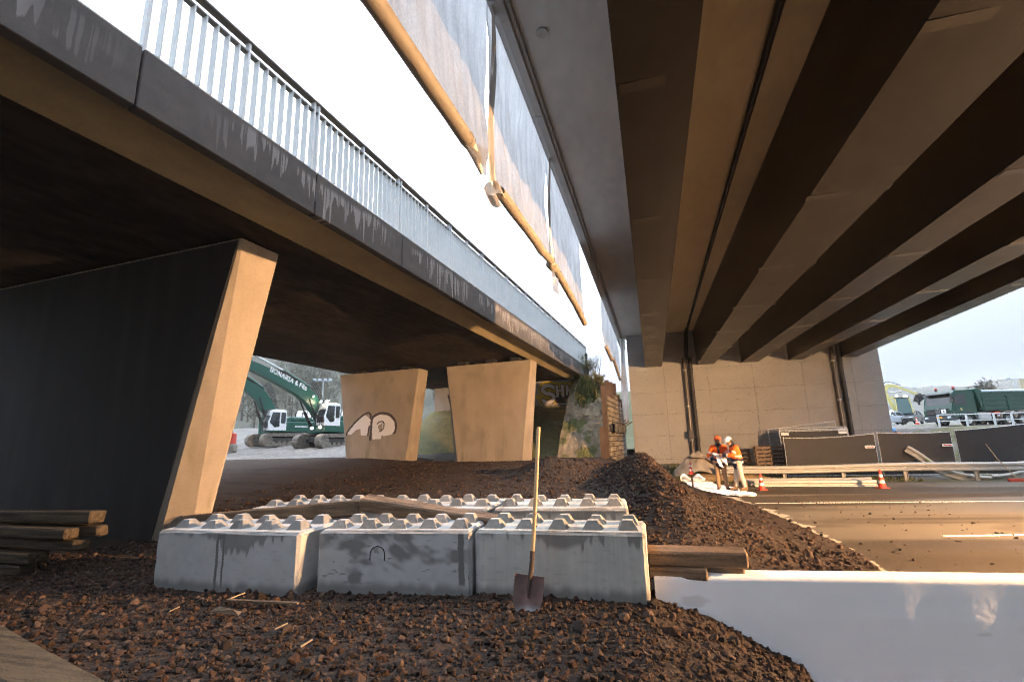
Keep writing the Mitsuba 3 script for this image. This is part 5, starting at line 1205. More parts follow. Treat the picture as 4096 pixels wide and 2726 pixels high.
TP('chassis', MB().box((-2.6, 0, 0.85), (6.4, 0.9, 0.30), bev=0.02).mesh(), 'mat_carbon'); TP('fuel_tank', MB().box((-1.55, 0.98, 0.78), (1.15, 0.50, 0.58), bev=0.10).mesh(), 'mat_light_grey')
TP('blue_label', MB().box((-3.0, 1.10, 0.85), (0.5, 0.02, 0.14)).mesh(), 'mat_ice'); TP('air_tank', place(trimesh.creation.cylinder(0.16, 0.5, sections=16), basis((-2.75, 1.0, 1.05), (0, 1, 0), (0, 0, 1), (1, 0, 0))), 'mat_red')
tb = TP('tipper_body', hull([(x, s * 1.25, z) for s in (-1, 1) for x, z in ((-1.35, 1.25), (-6.3, 1.25), (-1.35, 2.72), (-6.4, 2.72))]), 'mat_truck_green')
TP('headboard', hull([(x, s * 1.27, z) for s in (-1, 1) for x, z in ((-1.30, 1.35), (-1.36, 1.35), (-0.95, 3.02), (-1.30, 3.10), (-1.75, 2.72))]), 'mat_truck_green', par=tb)
for z in (1.42, 1.75, 2.10, 2.45, 2.70): TP('side_rib', MB().box((-3.9, 1.27, z), (4.9, 0.05, 0.10 if z < 2.6 else 0.14), bev=0.015).mesh(), 'mat_truck_green', par=tb)
for x in (-1.55, -3.8, -6.1): TP('upright', MB().box((x, 1.285, 2.0), (0.14, 0.06, 1.5), bev=0.02).mesh(), 'mat_truck_green', par=tb)
TP('cover_roll', tube([TM_ for TM_ in ((-1.5, 1.0, 2.86), (-6.3, 1.0, 2.86))], 0.09, 10), 'mat_ice', True)
TP('load', hull([(-1.6, -1.0, 2.7), (-6.1, -1.0, 2.7), (-1.6, 1.0, 2.7), (-6.1, 1.0, 2.7), (-3.8, 0, 2.95)]), 'mat_mud')
TP('door_lettering', place(meshkit.text_mesh('B', 0.20, 0.004, True), basis((0.62, 1.23, 1.30), (-1, 0, 0), (0, 0, 1), (0, 1, 0))), 'mat_yellow', par=cab)


def car(o, yaw, paint, label, van=False):
    k = thing('van' if van else 'parked_car', label, 'van' if van else 'car', None if van else 'cars parked behind the fence'); M = RZ(yaw, o); P = lambda nm, m, mat, smooth=False, par=k: put(par, nm, place(m.mesh() if isinstance(m, MB) else m, M), mat, smooth)
    if van: low, top = [(2.3, 0.35), (2.4, 0.8), (1.9, 1.1), (1.1, 1.95), (-2.3, 2.0), (-2.4, 0.35)], None
    else: low = [(2.1, 0.30), (2.15, 0.62), (1.95, 0.80), (0.95, 0.95), (-2.0, 1.0), (-2.15, 0.85), (-2.15, 0.30)]
    bd = P('body', hull([(x, s * (0.84 if z < 0.9 else 0.80), z) for s in (-1, 1) for x, z in low]), paint, 30)
    if not van:
        P('roof', hull([(x, s * w, z) for s in (-1, 1) for x, z, w in ((0.25, 1.40, 0.60), (-1.3, 1.42, 0.60), (0.0, 1.45, 0.55), (-1.1, 1.46, 0.55), (0.3, 1.36, 0.62), (-1.4, 1.36, 0.62))]), paint, par=bd)
        P('glass_house', hull([(x, s * w, z) for s in (-1, 1) for x, z, w in ((0.98, 0.94, 0.74), (-1.95, 0.98, 0.74), (0.28, 1.38, 0.60), (-1.35, 1.39, 0.60))]), 'mat_glass_dark', par=bd)
        for s in (-1, 1):
            for a, b in (((0.95, 0.95), (0.27, 1.39)), ((-0.35, 0.98), (-0.40, 1.40)), ((-1.9, 1.0), (-1.35, 1.39))): P('pillar', MB().bar((a[0], s * 0.755, a[1]), (b[0], s * 0.615, b[1]), 0.07, 0.05).mesh(), paint, par=bd)
            P('headlight', MB().box((2.02, s * 0.62, 0.66), (0.16, 0.30, 0.14), bev=0.03).mesh(), 'mat_ice'); P('wing_mirror', MB().box((0.72, s * 0.92, 1.0), (0.12, 0.2, 0.12), bev=0.03).mesh(), paint)
    else:
        P('windscreen', hull([(1.86, -0.7, 1.15), (1.86, 0.7, 1.15), (1.16, -0.66, 1.88), (1.16, 0.66, 1.88), (1.4, 0, 1.3)]), 'mat_glass_dark', par=bd); P('side_window', xz([(1.35, 1.2), (1.6, 1.2), (1.1, 1.75), (0.4, 1.75), (0.4, 1.2)], 0.83, 0.02), 'mat_glass_dark', par=bd)
    for x in (1.35, -1.35):
        for s in (-1, 1): wheel(k, M[:3, :3] @ np.array([x, s * 0.76, 0.31]) + M[:3, 3], 0.31, 0.2, M[:3, 1] * s, 0.62)
    return k


car((23.9, 61.3, 2.17), math.pi + 0.75, 'mat_silver', 'silver hatchback parked just right of the abutment wall')
car((26.6, 63.0, 2.25), math.pi + 0.95, 'mat_carbon', 'dark grey car parked behind the silver hatchback')
car((27.6, 70.0, 2.6), math.pi + 0.9, 'mat_ice', 'pale car mostly hidden behind the dark grey one')
car((36.4, 74.2, 2.9), math.pi + 0.9, 'mat_yellow', 'yellow van far behind the truck cab', van=True)
cone((26.05, 60.2, 2.15), 0.75, 'far traffic cone standing at the tail of the silver hatchback')
# yellow wheeled excavator beyond the wall
ye = thing('excavator', 'pale yellow excavator with folded boom and lit beacons beyond the wall corner', 'excavator')
YM = RZ(-0.35, (25.4, 63.6, 2.3)); YP = lambda nm, m, mat, smooth=False, par=ye: put(par, nm, place(m.mesh() if isinstance(m, MB) else m, YM), mat, smooth)
yc = YP('house', MB().box((-1.6, 0, 1.35), (2.6, 2.2, 0.9), bev=0.1).mesh(), 'mat_yellow'); YP('chassis', MB().box((-0.6, 0, 0.65), (3.6, 2.1, 0.5), bev=0.08).mesh(), 'mat_joint')
YP('cab', hull([(0.4, -1.0, 1.1), (0.4, 0.1, 1.1), (1.8, -1.0, 1.1), (1.8, 0.1, 1.1), (0.5, -0.95, 2.75), (0.5, 0.05, 2.75), (1.5, -0.95, 2.75), (1.5, 0.05, 2.75)]), 'mat_glass_teal')
for x, y in ((0.4, -1.0), (1.75, -1.0), (0.4, 0.1), (1.75, 0.1)): YP('cab_pillar', MB().bar((x, y, 1.1), (x * 0.87 + 0.1, y * 0.95, 2.8), 0.09).mesh(), 'mat_yellow')
YP('cab_roof', MB().box((1.0, -0.45, 2.8), (1.3, 1.15, 0.08), bev=0.02).mesh(), 'mat_dark')
for x in (-1.6, 0.8):
    for s in (-1, 1): wheel(ye, YM[:3, :3] @ np.array([x, s * 1.0, 0.5]) + YM[:3, 3], 0.5, 0.35, YM[:3, 1] * s)
YP('boom', xz(sg.Polygon([(0.2, 1.4), (0.05, 1.8), (-0.55, 3.7), (-0.35, 4.25), (0.05, 4.5), (0.3, 4.25), (-0.15, 3.65), (0.38, 1.9), (0.55, 1.5)]), 0.55, 0.34), 'mat_yellow')
YP('stick', xz(sg.Polygon([(-0.2, 4.15), (0.1, 4.5), (0.8, 4.3), (2.55, 3.2), (2.48, 3.0), (0.8, 4.0), (0.2, 4.1)]), 0.55, 0.26), 'mat_yellow')
YP('cylinder', tube([(0.1, 0.55, 3.5), (1.2, 0.55, 3.55)], 0.07, 8), 'mat_chrome', True); YP('hose', tube([(-0.5, 0.6, 4.2), (-0.1, 0.6, 4.75), (0.6, 0.6, 4.6), (1.2, 0.6, 4.2)], 0.04, 6), 'mat_dark', True)
YP('bucket', xz(sg.Polygon([(2.3, 3.1), (2.75, 3.2), (3.0, 2.6), (2.5, 2.2), (2.0, 2.45)]), 0.55, 0.7), 'mat_dark')
YP('counter_arm', MB().bar((0.1, -0.6, 3.0), (1.9, -0.6, 1.2), 0.2).mesh(), 'mat_yellow')
W = lambda x, y, z: (YM @ np.array([x, y, z, 1.0]))[:3]
lampdisc(ye, W(0.6, -0.5, 3.05), (-0.3, -1, 0), 0.10, 16, 'beacon_lamp'); lampdisc(ye, W(1.3, -0.9, 2.95), (-0.2, -1, 0), 0.11, 18, 'work_lamp'); lampdisc(ye, W(1.45, 0.0, 2.95), (-0.2, -1, 0), 0.11, 18, 'work_lamp')

# ---------------------------------------------------------------- other things on the far ground
hr = thing('site_railing', 'low galvanised railing in front of the tipper truck', 'railing'); q = [(20.46, 44.1), (22.5, 44.7), (24.46, 45.2), (25.7, 45.5), (29.5, 46.6)]
for x, y in q: put(hr, 'post', MB().box((x, y, 2.0), (0.12, 0.12, 1.3), -0.3, 0.01).mesh(), 'mat_galvanised')
for z in (2.62, 2.15): put(hr, 'rail', tube([(x, y, z) for x, y in q], 0.035, 8), 'mat_galvanised', True)
def mast(name, x, y, z0, z1, label, heads, cat='light mast', yaw=0.0, on=0):
    k = thing(name, label, cat); put(k, 'pole', tube([(x, y, z0), (x, y, z1)], [0.09, 0.055], 10), 'mat_galvanised', True)
    put(k, 'crossbar', MB().bar((x - 0.9 * math.cos(yaw), y - 0.9 * math.sin(yaw), z1), (x + 0.9 * math.cos(yaw), y + 0.9 * math.sin(yaw), z1), 0.07).mesh(), 'mat_galvanised')
    for d in heads: put(k, 'lamp_head', MB().box((x + d * math.cos(yaw), y + d * math.sin(yaw) - 0.15, z1 + 0.1), (0.34, 0.30, 0.20), yaw, 0.03).mesh(), 'mat_ice')
mast('light_mast', -36.0, 47.0, 2.2, 9.0, 'light mast with a crossbar of lamps behind the green excavators', (-0.85, -0.3, 0.3, 0.85), yaw=0.6)
mast('light_mast', 36.2, 62.5, 2.0, 6.5, 'light mast rising above the tipper body at the right edge', (-0.6,), yaw=0.0)
sb = thing('site_board', 'beige site board on posts at the right edge above the truck', 'sign board')
put(sb, 'panel', MB().box((38.1, 62.3, 5.85), (2.8, 0.06, 1.4), -0.4, 0.01).mesh(), 'mat_beige_board')
for d in (-1, 1): put(sb, 'post', MB().box((38.1 + d * 0.9, 62.42 - d * 0.38, 4.0), (0.1, 0.1, 3.9)).mesh(), 'mat_galvanised')
ct = thing('site_container', 'green site container with a lit doorway behind the left excavator', 'container'); CM = RZ(0.72, (-42.2, 45.5, 2.55))
put(ct, 'box', place(MB().box((0.7, 0.62, 1.3), (2.8, 1.2, 2.6), bev=0.03).mesh(), CM), 'mat_machine_green')
put(ct, 'doorway', place(MB().box((0.9, -0.015, 1.15), (1.3, 0.05, 2.0)).mesh(), CM), 'mat_lit_door', label='lit doorway of the site container')
for x in np.linspace(-0.6, 2.0, 8):
    if abs(x - 0.9) > 0.75: put(ct, 'rib', place(MB().box((x, 0.0, 1.3), (0.14, 0.05, 2.4), bev=0.01).mesh(), CM), 'mat_machine_green')
scene['mat_lit_door'] = {'type': 'diffuse', 'reflectance': {'type': 'rgb', 'value': [0.6, 0.5, 0.35]}}
scene[ct + '__doorway']['emitter'] = {'type': 'area', 'radiance': {'type': 'rgb', 'value': [0.20, 0.13, 0.06]}}
tkw = thing('white_tank', 'white horizontal tank standing behind the second green excavator', 'tank')
put(tkw, 'barrel', tube([(-39.0, 46.5, 4.7), (-38.8, 46.6, 4.7), (-33.6, 49.8, 4.7), (-33.4, 49.9, 4.7)], [0.5, 1.0, 1.0, 0.5], 24), 'mat_cab_white', 30)
for t in (0.08, 0.16, 0.24): put(tkw, 'band', tube([(-38.8 + 5.2 * t, 46.6 + 3.2 * t, 4.7), (-38.72 + 5.2 * t, 46.65 + 3.2 * t, 4.7)], 1.03, 24), 'mat_dark')
put(tkw, 'cradle', MB().box((-36.2, 48.2, 3.3), (4.0, 1.4, 1.2), 0.55, 0.05).mesh(), 'mat_joint')
wv = thing('person', 'far man in a yellow vest standing at the lit container doorway', 'person')
person(wv, (-39.9, 44.2, 2.62), math.pi - 0.7, {**stand, 'el_l': (-0.27, 0.02, 1.14), 'wr_l': (-0.24, 0.12, 0.90), 'el_r': (0.27, 0.02, 1.14), 'wr_r': (0.24, 0.12, 0.90), 'thumb_l': (0, 1, 0), 'thumb_r': (0, 1, 0)}, 'mat_carbon', 'mat_boot', 'mat_helmet_white', vest=(0.50, 0.72, 0.04))
wb_ = thing('person', 'crouching worker in a blue helmet, only head and shoulders showing above the fence', 'person')
person(wb_, (11.75, 28.9, 0.62), 1.9, {**stand, 'pelvis': (0, 0, 0.40), 'belly': (0, 0.10, 0.50), 'chest': (0, 0.20, 0.62), 'neck': (0, 0.30, 0.76), 'head': (0, 0.38, 0.86), 'hip_l': (-0.1, 0, 0.38), 'hip_r': (0.1, 0, 0.38), 'kn_l': (-0.14, 0.36, 0.42), 'kn_r': (0.14, 0.36, 0.42), 'an_l': (-0.12, 0.05, 0.10), 'an_r': (0.12, 0.05, 0.10),
        'toe_l': (-0.13, 0.22, 0.045), 'toe_r': (0.13, 0.22, 0.045), 'sh_l': (-0.19, 0.24, 0.72), 'sh_r': (0.19, 0.24, 0.72), 'el_l': (-0.24, 0.42, 0.50), 'wr_l': (-0.12, 0.62, 0.40), 'el_r': (0.24, 0.42, 0.50), 'wr_r': (0.12, 0.62, 0.40), 'look': (0, 1, -0.5)}, 'mat_carbon', 'mat_boot', 'mat_helmet_blue')
rm = thing('red_machine', 'red drilling machine half hidden by the near pier', 'drilling machine'); RM = RZ(-0.9, (-31.6, 30.2, 1.35))
for nm, c, s in (('crawler', (0, 0.5, 0.3), (2.2, 0.35, 0.6)), ('crawler', (0, -0.5, 0.3), (2.2, 0.35, 0.6)), ('body', (0, 0, 1.0), (1.6, 1.2, 0.9))): put(rm, nm, place(MB().box(c, s, bev=0.08).mesh(), RM), 'mat_track' if nm == 'crawler' else 'mat_red')
put(rm, 'drill_mast', place(MB().box((0.9, 0, 1.9), (0.3, 0.4, 3.4), bev=0.03).mesh(), RM), 'mat_red'); put(rm, 'hose', place(tube(curve([(0.9, 0, 3.5), (1.3, 0.2, 3.9), (1.6, 0.3, 3.0), (1.0, 0.3, 1.2)], 16), 0.04, 6), RM), 'mat_dark', True)
# puddles on the far ground
flat('mat_puddle', (0.05, 0.048, 0.045), 0.06, specular=0.7)
pd = MB()
for cx, cy, rx_, ry_, z in ((18.6, 44.5, 3.4, 1.6, 1.66), (22.0, 52.5, 4.5, 2.2, 1.86), (28.0, 57.0, 5.0, 1.6, 1.98)):
    t = np.linspace(0, 2 * np.pi, 40, endpoint=False); r = 0.75 + 0.5 * meshkit.fbm(np.c_[np.cos(t) * 1.6, np.sin(t) * 1.6, 0 * t + cx], 3); pl = np.c_[cx + rx_ * r * np.cos(t), cy + ry_ * r * np.sin(t), 0 * t + z]
    pd.add(trimesh.Trimesh(np.vstack([pl, [[cx, cy, z]]]), [[i, (i + 1) % 40, 40] for i in range(40)], process=False))
struct('puddle_water', pd, 'mat_puddle')

# ---------------------------------------------------------------- retaining wall of steel piles and boards, with the earth it holds
rw = thing('retaining_wall', 'rusty steel piles with stacked boards between them holding the earth beside the old bridge', 'retaining wall')
py = np.array([22.9, 24.2, 25.5, 26.8, 28.1, 29.4]); px = np.interp(py, [22.9, 29.4], [-2.16, -1.78]); pz = [3.95, 4.35, 4.4, 4.45, 3.95, 3.8]


def hbeam(x, y, z0, z1, s=0.26, yaw=0.0):
    return MB().box((0, -s / 2, 0), (s, 0.02, z1 - z0)).box((0, s / 2, 0), (s, 0.02, z1 - z0)).box((0, 0, 0), (0.018, s - 0.02, z1 - z0)).mesh().apply_transform(RZ(yaw, (x, y, (z0 + z1) / 2)))


for i, (x, y, z) in enumerate(zip(px, py, pz)): put(rw, 'pile', hbeam(x, y, -0.3, z, 0.2), 'mat_rust')
put(rw, 'pile', hbeam(-2.28, 22.75, -0.3, 2.05, 0.28), 'mat_rust', label='short rusty pile standing in front of the wall')
tex('mat_board', lambda p, n, uv: mix((0.06, 0.05, 0.042), (0.21, 0.185, 0.155), 0.5 * fbm(p.x * 12, p.y * 3, p.z * 20, 3) + 0.5 * cell_rand(dr.floor(p.z / 0.235), dr.floor(p.y / 1.3))), 0.9)
for i in range(5):
    top = [3.6, 3.75, 3.95, 3.7, 3.45][i]; n = int((top - 0.0) / 0.235)
    for j in range(n):
        dz = 0.006 * math.sin(j * 7.3 + i * 3)
        put(rw, 'board', MB().bar((px[i] + 0.115, py[i] + 0.12, 0.1 + j * 0.235 + dz), (px[i + 1] + 0.115, py[i + 1] - 0.12, 0.1 + j * 0.235 - dz), 0.08, 0.205, 0.012).mesh(), 'mat_board')
put(rw, 'waler', MB().bar((-1.98, 23.1, 2.02), (-1.62, 28.9, 2.02), 0.16, 0.30).mesh(), 'mat_dark', label='dark steel waler along the boards')
for y in (23.6, 25.0, 26.3):
    x = np.interp(y, [22.9, 29.4], [-2.16, -1.78]); a = put(rw, 'anchor', MB().box((x + 0.36, y, 2.0), (0.22, 0.5, 0.45), 0.3, 0.03).mesh(), 'mat_dark'); put(a, 'tie_rod', tube([(x + 0.3, y, 2.0), (x + 0.85, y - 0.1, 2.35)], 0.03, 7), 'mat_rust', True)


def earthf(u, v):
    ridge = meshkit.fbm(np.stack([u * 4, v * 6, 0 * u + 1.5], -1), 4) - 0.5; fine = meshkit.fbm(np.stack([u * 17, v * 24, 0 * u + 7.5], -1), 3) - 0.5
    xl = -4.55 + 0.25 * v; xr = -2.22 + 0.15 * v; x = xl + (xr - xl) * u; w = np.clip(v / 0.72, 0, 1); back = np.clip((v - 0.72) / 0.28, 0, 1)
    y = 22.65 + w * (5.6 - 3.4 * u) + back * 4.5 + 0.9 * ridge * np.sin(w * np.pi) + 0.15 * fine; z = 0.05 + (w ** 0.85) * (5.15 - 1.3 * u) + 0.35 * ridge * (1 - back) + 0.10 * fine + 0.25 * back
    return np.stack([x + 0.12 * fine, y, z], -1)


em_ = grid(110, 130, earthf)
struct('earth_bank', em_, 'mat_earth', True)


# grass and shrubs on the bank
def blades(n, src, seed, h0, h1, cols, spread=0.35):
    g = np.random.default_rng(seed); b = src(g, n); h = g.uniform(h0, h1, n); a = g.uniform(0, 2 * np.pi, n); w = 0.008 + 0.010 * g.random(n); d = np.c_[np.cos(a), np.sin(a), 0 * a]; s = np.c_[-np.sin(a), np.cos(a), 0 * a]; lean = g.uniform(0.05, spread, n)[:, None]
    p0 = b - s * w[:, None]; p1 = b + s * w[:, None]; m0 = b + d * lean * h[:, None] * 0.4 + np.c_[0 * a, 0 * a, h * 0.6]; tip = b + d * lean * h[:, None] + np.c_[0 * a, 0 * a, h]
    V = np.stack([p0, p1, m0 + s * w[:, None] * 0.7, m0 - s * w[:, None] * 0.7, tip], 1).reshape(-1, 3); k = (np.arange(n) * 5)[:, None]
    F = np.stack([np.hstack([k, k + 1, k + 2]), np.hstack([k, k + 2, k + 3]), np.hstack([k + 3, k + 2, k + 4])], 1).reshape(-1, 3); c = np.array(cols)[g.integers(0, len(cols), n)] * g.uniform(0.6, 1.3, (n, 1))
    return trimesh.Trimesh(V, F, process=False), np.repeat(c, 5, 0)


def on_bank(g, n):
    u = 0.22 + 0.78 * g.random(n); v = 0.45 + 0.5 * g.random(n) ** 0.8; k = meshkit.fbm(np.stack([u * 5, v * 5, 0 * u], -1), 3) > 0.42; u, v = u[k], v[k]; u = np.resize(u, n); v = np.resize(v, n)
    return earthf(u, v) - [0, 0, 0.03]


bl, bc = blades(9000, on_bank, 11, 0.12, 0.5, [(0.09, 0.115, 0.03), (0.14, 0.13, 0.055), (0.06, 0.085, 0.022), (0.20, 0.17, 0.09)])
k = thing('grass', 'long grass hanging over the top of the earth bank', 'grass', kind='stuff'); put(k, None, bl, 'mat_leaf', color=bc)
bl2, bc2 = blades(5000, lambda g, n: (lambda x, y: np.c_[x, y, h_ground(x, y)])(g.uniform(-2.0, 9.5, n), g.uniform(21.9, 26.5, n)), 12, 0.05, 0.22, [(0.09, 0.10, 0.03), (0.16, 0.14, 0.06), (0.07, 0.085, 0.025)])
k = thing('grass', 'sparse weeds on the dirt verge behind the guard rail', 'grass', kind='stuff'); put(k, None, bl2, 'mat_leaf', color=bc2)


def shrub(o, h, n, label, seed, leaf=True, spread=0.5):
    k = thing('shrub', label, 'shrub'); g = np.random.default_rng(seed); st, tips = MB(), []
    for i in range(n):
        a = g.uniform(0, 2 * np.pi); l = h * g.uniform(0.55, 1.0); sp_ = spread * g.uniform(0.2, 1.0)
        p = np.array([[0, 0, -0.1], [0.35 * sp_ * math.cos(a), 0.35 * sp_ * math.sin(a), l * 0.4], [0.7 * sp_ * math.cos(a + 0.3), 0.7 * sp_ * math.sin(a + 0.3), l * 0.72], [sp_ * math.cos(a + 0.2), sp_ * math.sin(a + 0.2), l]]) + np.array(o) + np.r_[g.normal(0, 0.12, 2), 0]
        st.tube(p, [0.016, 0.012, 0.008, 0.003], 5, False); tips.append(p)
        for j in range(5):
            t = g.uniform(0.35, 0.95); q = np.array([np.interp(t, [0, .4, .72, 1], p[:, c]) for c in range(3)]); e = q + np.array([g.normal(0, 0.16), g.normal(0, 0.16), g.uniform(0.05, 0.3)]) * h * 0.5
            st.tube([q, (q + e) / 2 + [0, 0, 0.02], e], [0.006, 0.004, 0.002], 4, False); tips.append(np.linspace(q, e, 4))
    put(k, 'stems', st, 'mat_twig', kind='stuff')
    if leaf:
        P = np.vstack(tips); P = P[g.integers(0, len(P), 14 * len(P) // 4)] + g.normal(0, 0.05 * h, (14 * len(P) // 4, 3)); P = P[P[:, 2] > o[2] + 0.1]; m = len(P); A = g.normal(size=(m, 3)); A /= np.linalg.norm(A, axis=1, keepdims=True); B = np.cross(A, g.normal(size=(m, 3))); B /= np.linalg.norm(B, axis=1, keepdims=True); s = g.uniform(0.018, 0.045, m)[:, None]
        V = np.stack([P - A * s, P + B * s * 0.5, P + A * s, P - B * s * 0.5], 1).reshape(-1, 3); i = (np.arange(m) * 4)[:, None]; F = np.vstack([np.hstack([i, i + 1, i + 2]), np.hstack([i, i + 2, i + 3])]); cols = np.array([(0.07, 0.095, 0.025), (0.12, 0.12, 0.04), (0.16, 0.13, 0.06), (0.05, 0.07, 0.02)])
        put(k, 'leaves', trimesh.Trimesh(V, F, process=False), 'mat_leaf', color=np.repeat(cols[g.integers(0, 4, m)] * g.uniform(0.6, 1.3, (m, 1)), 4, 0), kind='stuff')


flat('mat_twig', (0.09, 0.065, 0.045), 0.9)
shrub((-3.3, 27.2, 4.95), 1.5, 16, 'leafy shrub on top of the earth bank by the end of the old bridge', 1, True, 0.7)
shrub((-2.75, 26.2, 4.6), 1.7, 14, 'thin bare twiggy shrub against the sky above the earth bank', 2, False, 0.6)
shrub((-2.5, 24.9, 4.15), 0.8, 14, 'low shrub behind the first pile of the retaining wall', 3, True, 0.5)
shrub((-3.7, 28.6, 5.2), 0.8, 10, 'small dry shrub tucked under the end of the bridge railing', 4, True, 0.5)
eb_ = thing('end_post', 'short dark steel frame standing at the end of the old bridge railing', 'post')
put(eb_, None, MB().bar((-3.68, 29.6, 5.6), (-3.68, 29.6, 6.75), 0.12).bar((-4.1, 29.6, 6.6), (-3.62, 29.6, 6.6), 0.10, 0.2).bar((-3.9, 29.6, 5.6), (-3.9, 29.6, 6.5), 0.2, 0.1).mesh(), 'mat_dark')

# far trees on the hills
def tree(o, h, seed, label, dense=900):
    k = thing('tree', label, 'tree', 'trees on the far slope'); g = np.random.default_rng(seed); tr = MB().tube([(o[0], o[1], o[2] - 1), (o[0] + 0.02 * h, o[1], o[2] + 0.45 * h), (o[0], o[1], o[2] + 0.85 * h)], [0.03 * h, 0.02 * h, 0.006 * h], 7); ends = []
    for i in range(16):
        z = g.uniform(0.28, 0.8) * h; a = g.uniform(0, 2 * np.pi); r = 0.34 * h * math.sin(math.pi * min(0.98, z / h * 0.9 + 0.12)) * g.uniform(0.6, 1.1); e = np.array([o[0] + r * math.cos(a), o[1] + r * math.sin(a), o[2] + z + 0.16 * h * g.random()]); tr.tube([(o[0], o[1], o[2] + z * 0.9), e], [0.010 * h, 0.003 * h], 5, False); ends.append(e)
    put(k, 'trunk', tr, 'mat_twig')
    E = np.array(ends)[g.integers(0, 16, dense)] + g.normal(0, 0.085 * h, (dense, 3)); A = g.normal(size=(dense, 3)); A /= np.linalg.norm(A, axis=1, keepdims=True); B = np.cross(A, g.normal(size=(dense, 3))); B /= np.linalg.norm(B, axis=1, keepdims=True); s = h * g.uniform(0.015, 0.035, dense)[:, None]
    V = np.stack([E - A * s, E + B * s * 0.7, E + A * s, E - B * s * 0.7], 1).reshape(-1, 3); i = (np.arange(dense) * 4)[:, None]; F = np.vstack([np.hstack([i, i + 1, i + 2]), np.hstack([i, i + 2, i + 3])]); cols = np.array([(0.075, 0.075, 0.055), (0.10, 0.095, 0.07), (0.12, 0.11, 0.08)])
    put(k, 'crown', trimesh.Trimesh(V, F, process=False), 'mat_leaf', color=np.repeat(cols[g.integers(0, 3, dense)] * g.uniform(0.6, 1.2, (dense, 1)), 4, 0))


g_ = np.random.default_rng(21); WV, WC, WF, at = [], [], [], 0            # the misty wood on the slope: one mass, nobody could count its trees
for i in range(60):
    x = -135 + 85 * g_.random(); y = 84 + 36 * g_.random(); h = g_.uniform(7, 14); o = np.array([x, y, 4.0 + (y - 84) * 0.35]); n = 1500
    A_ = g_.normal(size=(n, 3)); A_ /= np.linalg.norm(A_, axis=1, keepdims=True); B_ = np.cross(A_, g_.normal(size=(n, 3))); B_ /= np.linalg.norm(B_, axis=1, keepdims=True); s_ = h * g_.uniform(0.008, 0.02, n)[:, None]
    cl = g_.normal(0, 1, (14, 3)) * np.array([0.17, 0.17, 0.2]) * h + np.array([0, 0, 0.58 * h]); E = o + cl[g_.integers(0, 14, n)] + g_.normal(0, 0.055 * h, (n, 3))
    WV.append(np.stack([E - A_ * s_, E + B_ * s_ * 0.7, E + A_ * s_, E - B_ * s_ * 0.7], 1).reshape(-1, 3)); k_ = (np.arange(n) * 4)[:, None] + at; WF.append(np.vstack([np.hstack([k_, k_ + 1, k_ + 2]), np.hstack([k_, k_ + 2, k_ + 3])])); at += 4 * n
    WC.append(np.repeat(np.array([(0.15, 0.15, 0.115)]) * g_.uniform(0.75, 1.2, (1, 1)) * g_.uniform(0.85, 1.15, (n, 1)), 4, 0))  # mist is mixed into the pale grey leaf colour
    t = tube([o - [0, 0, 1], o + [0.1, 0, 0.7 * h]], [0.022 * h, 0.008 * h], 6); WV.append(np.array(t.vertices)); WF.append(np.array(t.faces) + at); WC.append(np.tile((0.12, 0.11, 0.095), (len(t.vertices), 1))); at += len(t.vertices)
k = thing('woodland', 'misty grey wood covering the slope behind the green excavators', 'wood', kind='stuff')
put(k, None, trimesh.Trimesh(np.vstack(WV), np.vstack(WF), process=False), 'mat_leaf', color=np.vstack(WC))
for i, (x, y, h, l) in enumerate([(62, 118, 8.5, 'hazy tree in the gap between the yellow boom and the truck cab'), (120, 190, 15, 'hazy tree left of the right hand light mast'), (128, 192, 17, 'biggest hazy tree, just beside the right hand light mast')]): tree((x, y, 2.0), h, 300 + i, l, 1800)

# ---------------------------------------------------------------- graffiti, in paint layers a few millimetres thick
flat('mat_spray_black', (0.016, 0.014, 0.015), 0.7); flat('mat_spray_silver', (0.62, 0.59, 0.57), 0.5); flat('mat_spray_yellow', (0.52, 0.38, 0.02), 0.7); flat('mat_spray_plum', (0.05, 0.038, 0.038), 0.7)


def stroke(pts, w): return sg.LineString(curve(pts, 40) if len(pts) > 2 else pts).buffer(w, join_style=1)


def spray(parent, layers, t):
    """layers: (name, shape in (s, z), material); each lies 3 mm proud of the one below on the plane at t, facing the road"""
    for i, (nm, shp, mat) in enumerate(layers):
        put(parent, nm, place(ext(shp.simplify(0.006), 0.0035 + 0.003 * i), LB @ basis((0, t + 0.0005, 0), (1, 0, 0), (0, 0, 1), (0, -1, 0))), mat)


LX = lambda x, y: x * math.cos(A) - y * math.sin(A)
# big tag on the far pier
def pt(cx, cy): return (LX(-14.93 + 0.0083 * cx, 20.5), 12.16 - 0.00726 * cy)
Apoly = sg.Polygon([pt(*q) for q in [(85, 1385), (120, 1335), (200, 1270), (238, 1300), (236, 1330), (222, 1398), (180, 1398), (172, 1352), (140, 1362), (110, 1390)]]).buffer(0.05).buffer(-0.03)
Dpoly = sg.Polygon([pt(*q) for q in [(262, 1290), (300, 1272), (360, 1285), (398, 1325), (402, 1370), (380, 1398), (330, 1408), (312, 1398), (310, 1425), (258, 1425), (250, 1340)]]).buffer(0.05).buffer(-0.03).difference(sg.Polygon([pt(*q) for q in [(290, 1345), (322, 1320), (318, 1370), (300, 1378)]]))
out = unary_union([stroke([pt(*q) for q in [(78, 1392), (118, 1332), (200, 1262), (240, 1292)]], 0.042), stroke([pt(*q) for q in [(240, 1430), (246, 1330), (262, 1280), (320, 1262), (380, 1285), (408, 1340), (400, 1392)]], 0.055), stroke([pt(*q) for q in [(286, 1330), (322, 1318), (330, 1350), (300, 1380)]], 0.03), stroke([pt(232, 1345), pt(224, 1400)], 0.045)])
gA = b1 + '__pier_001'
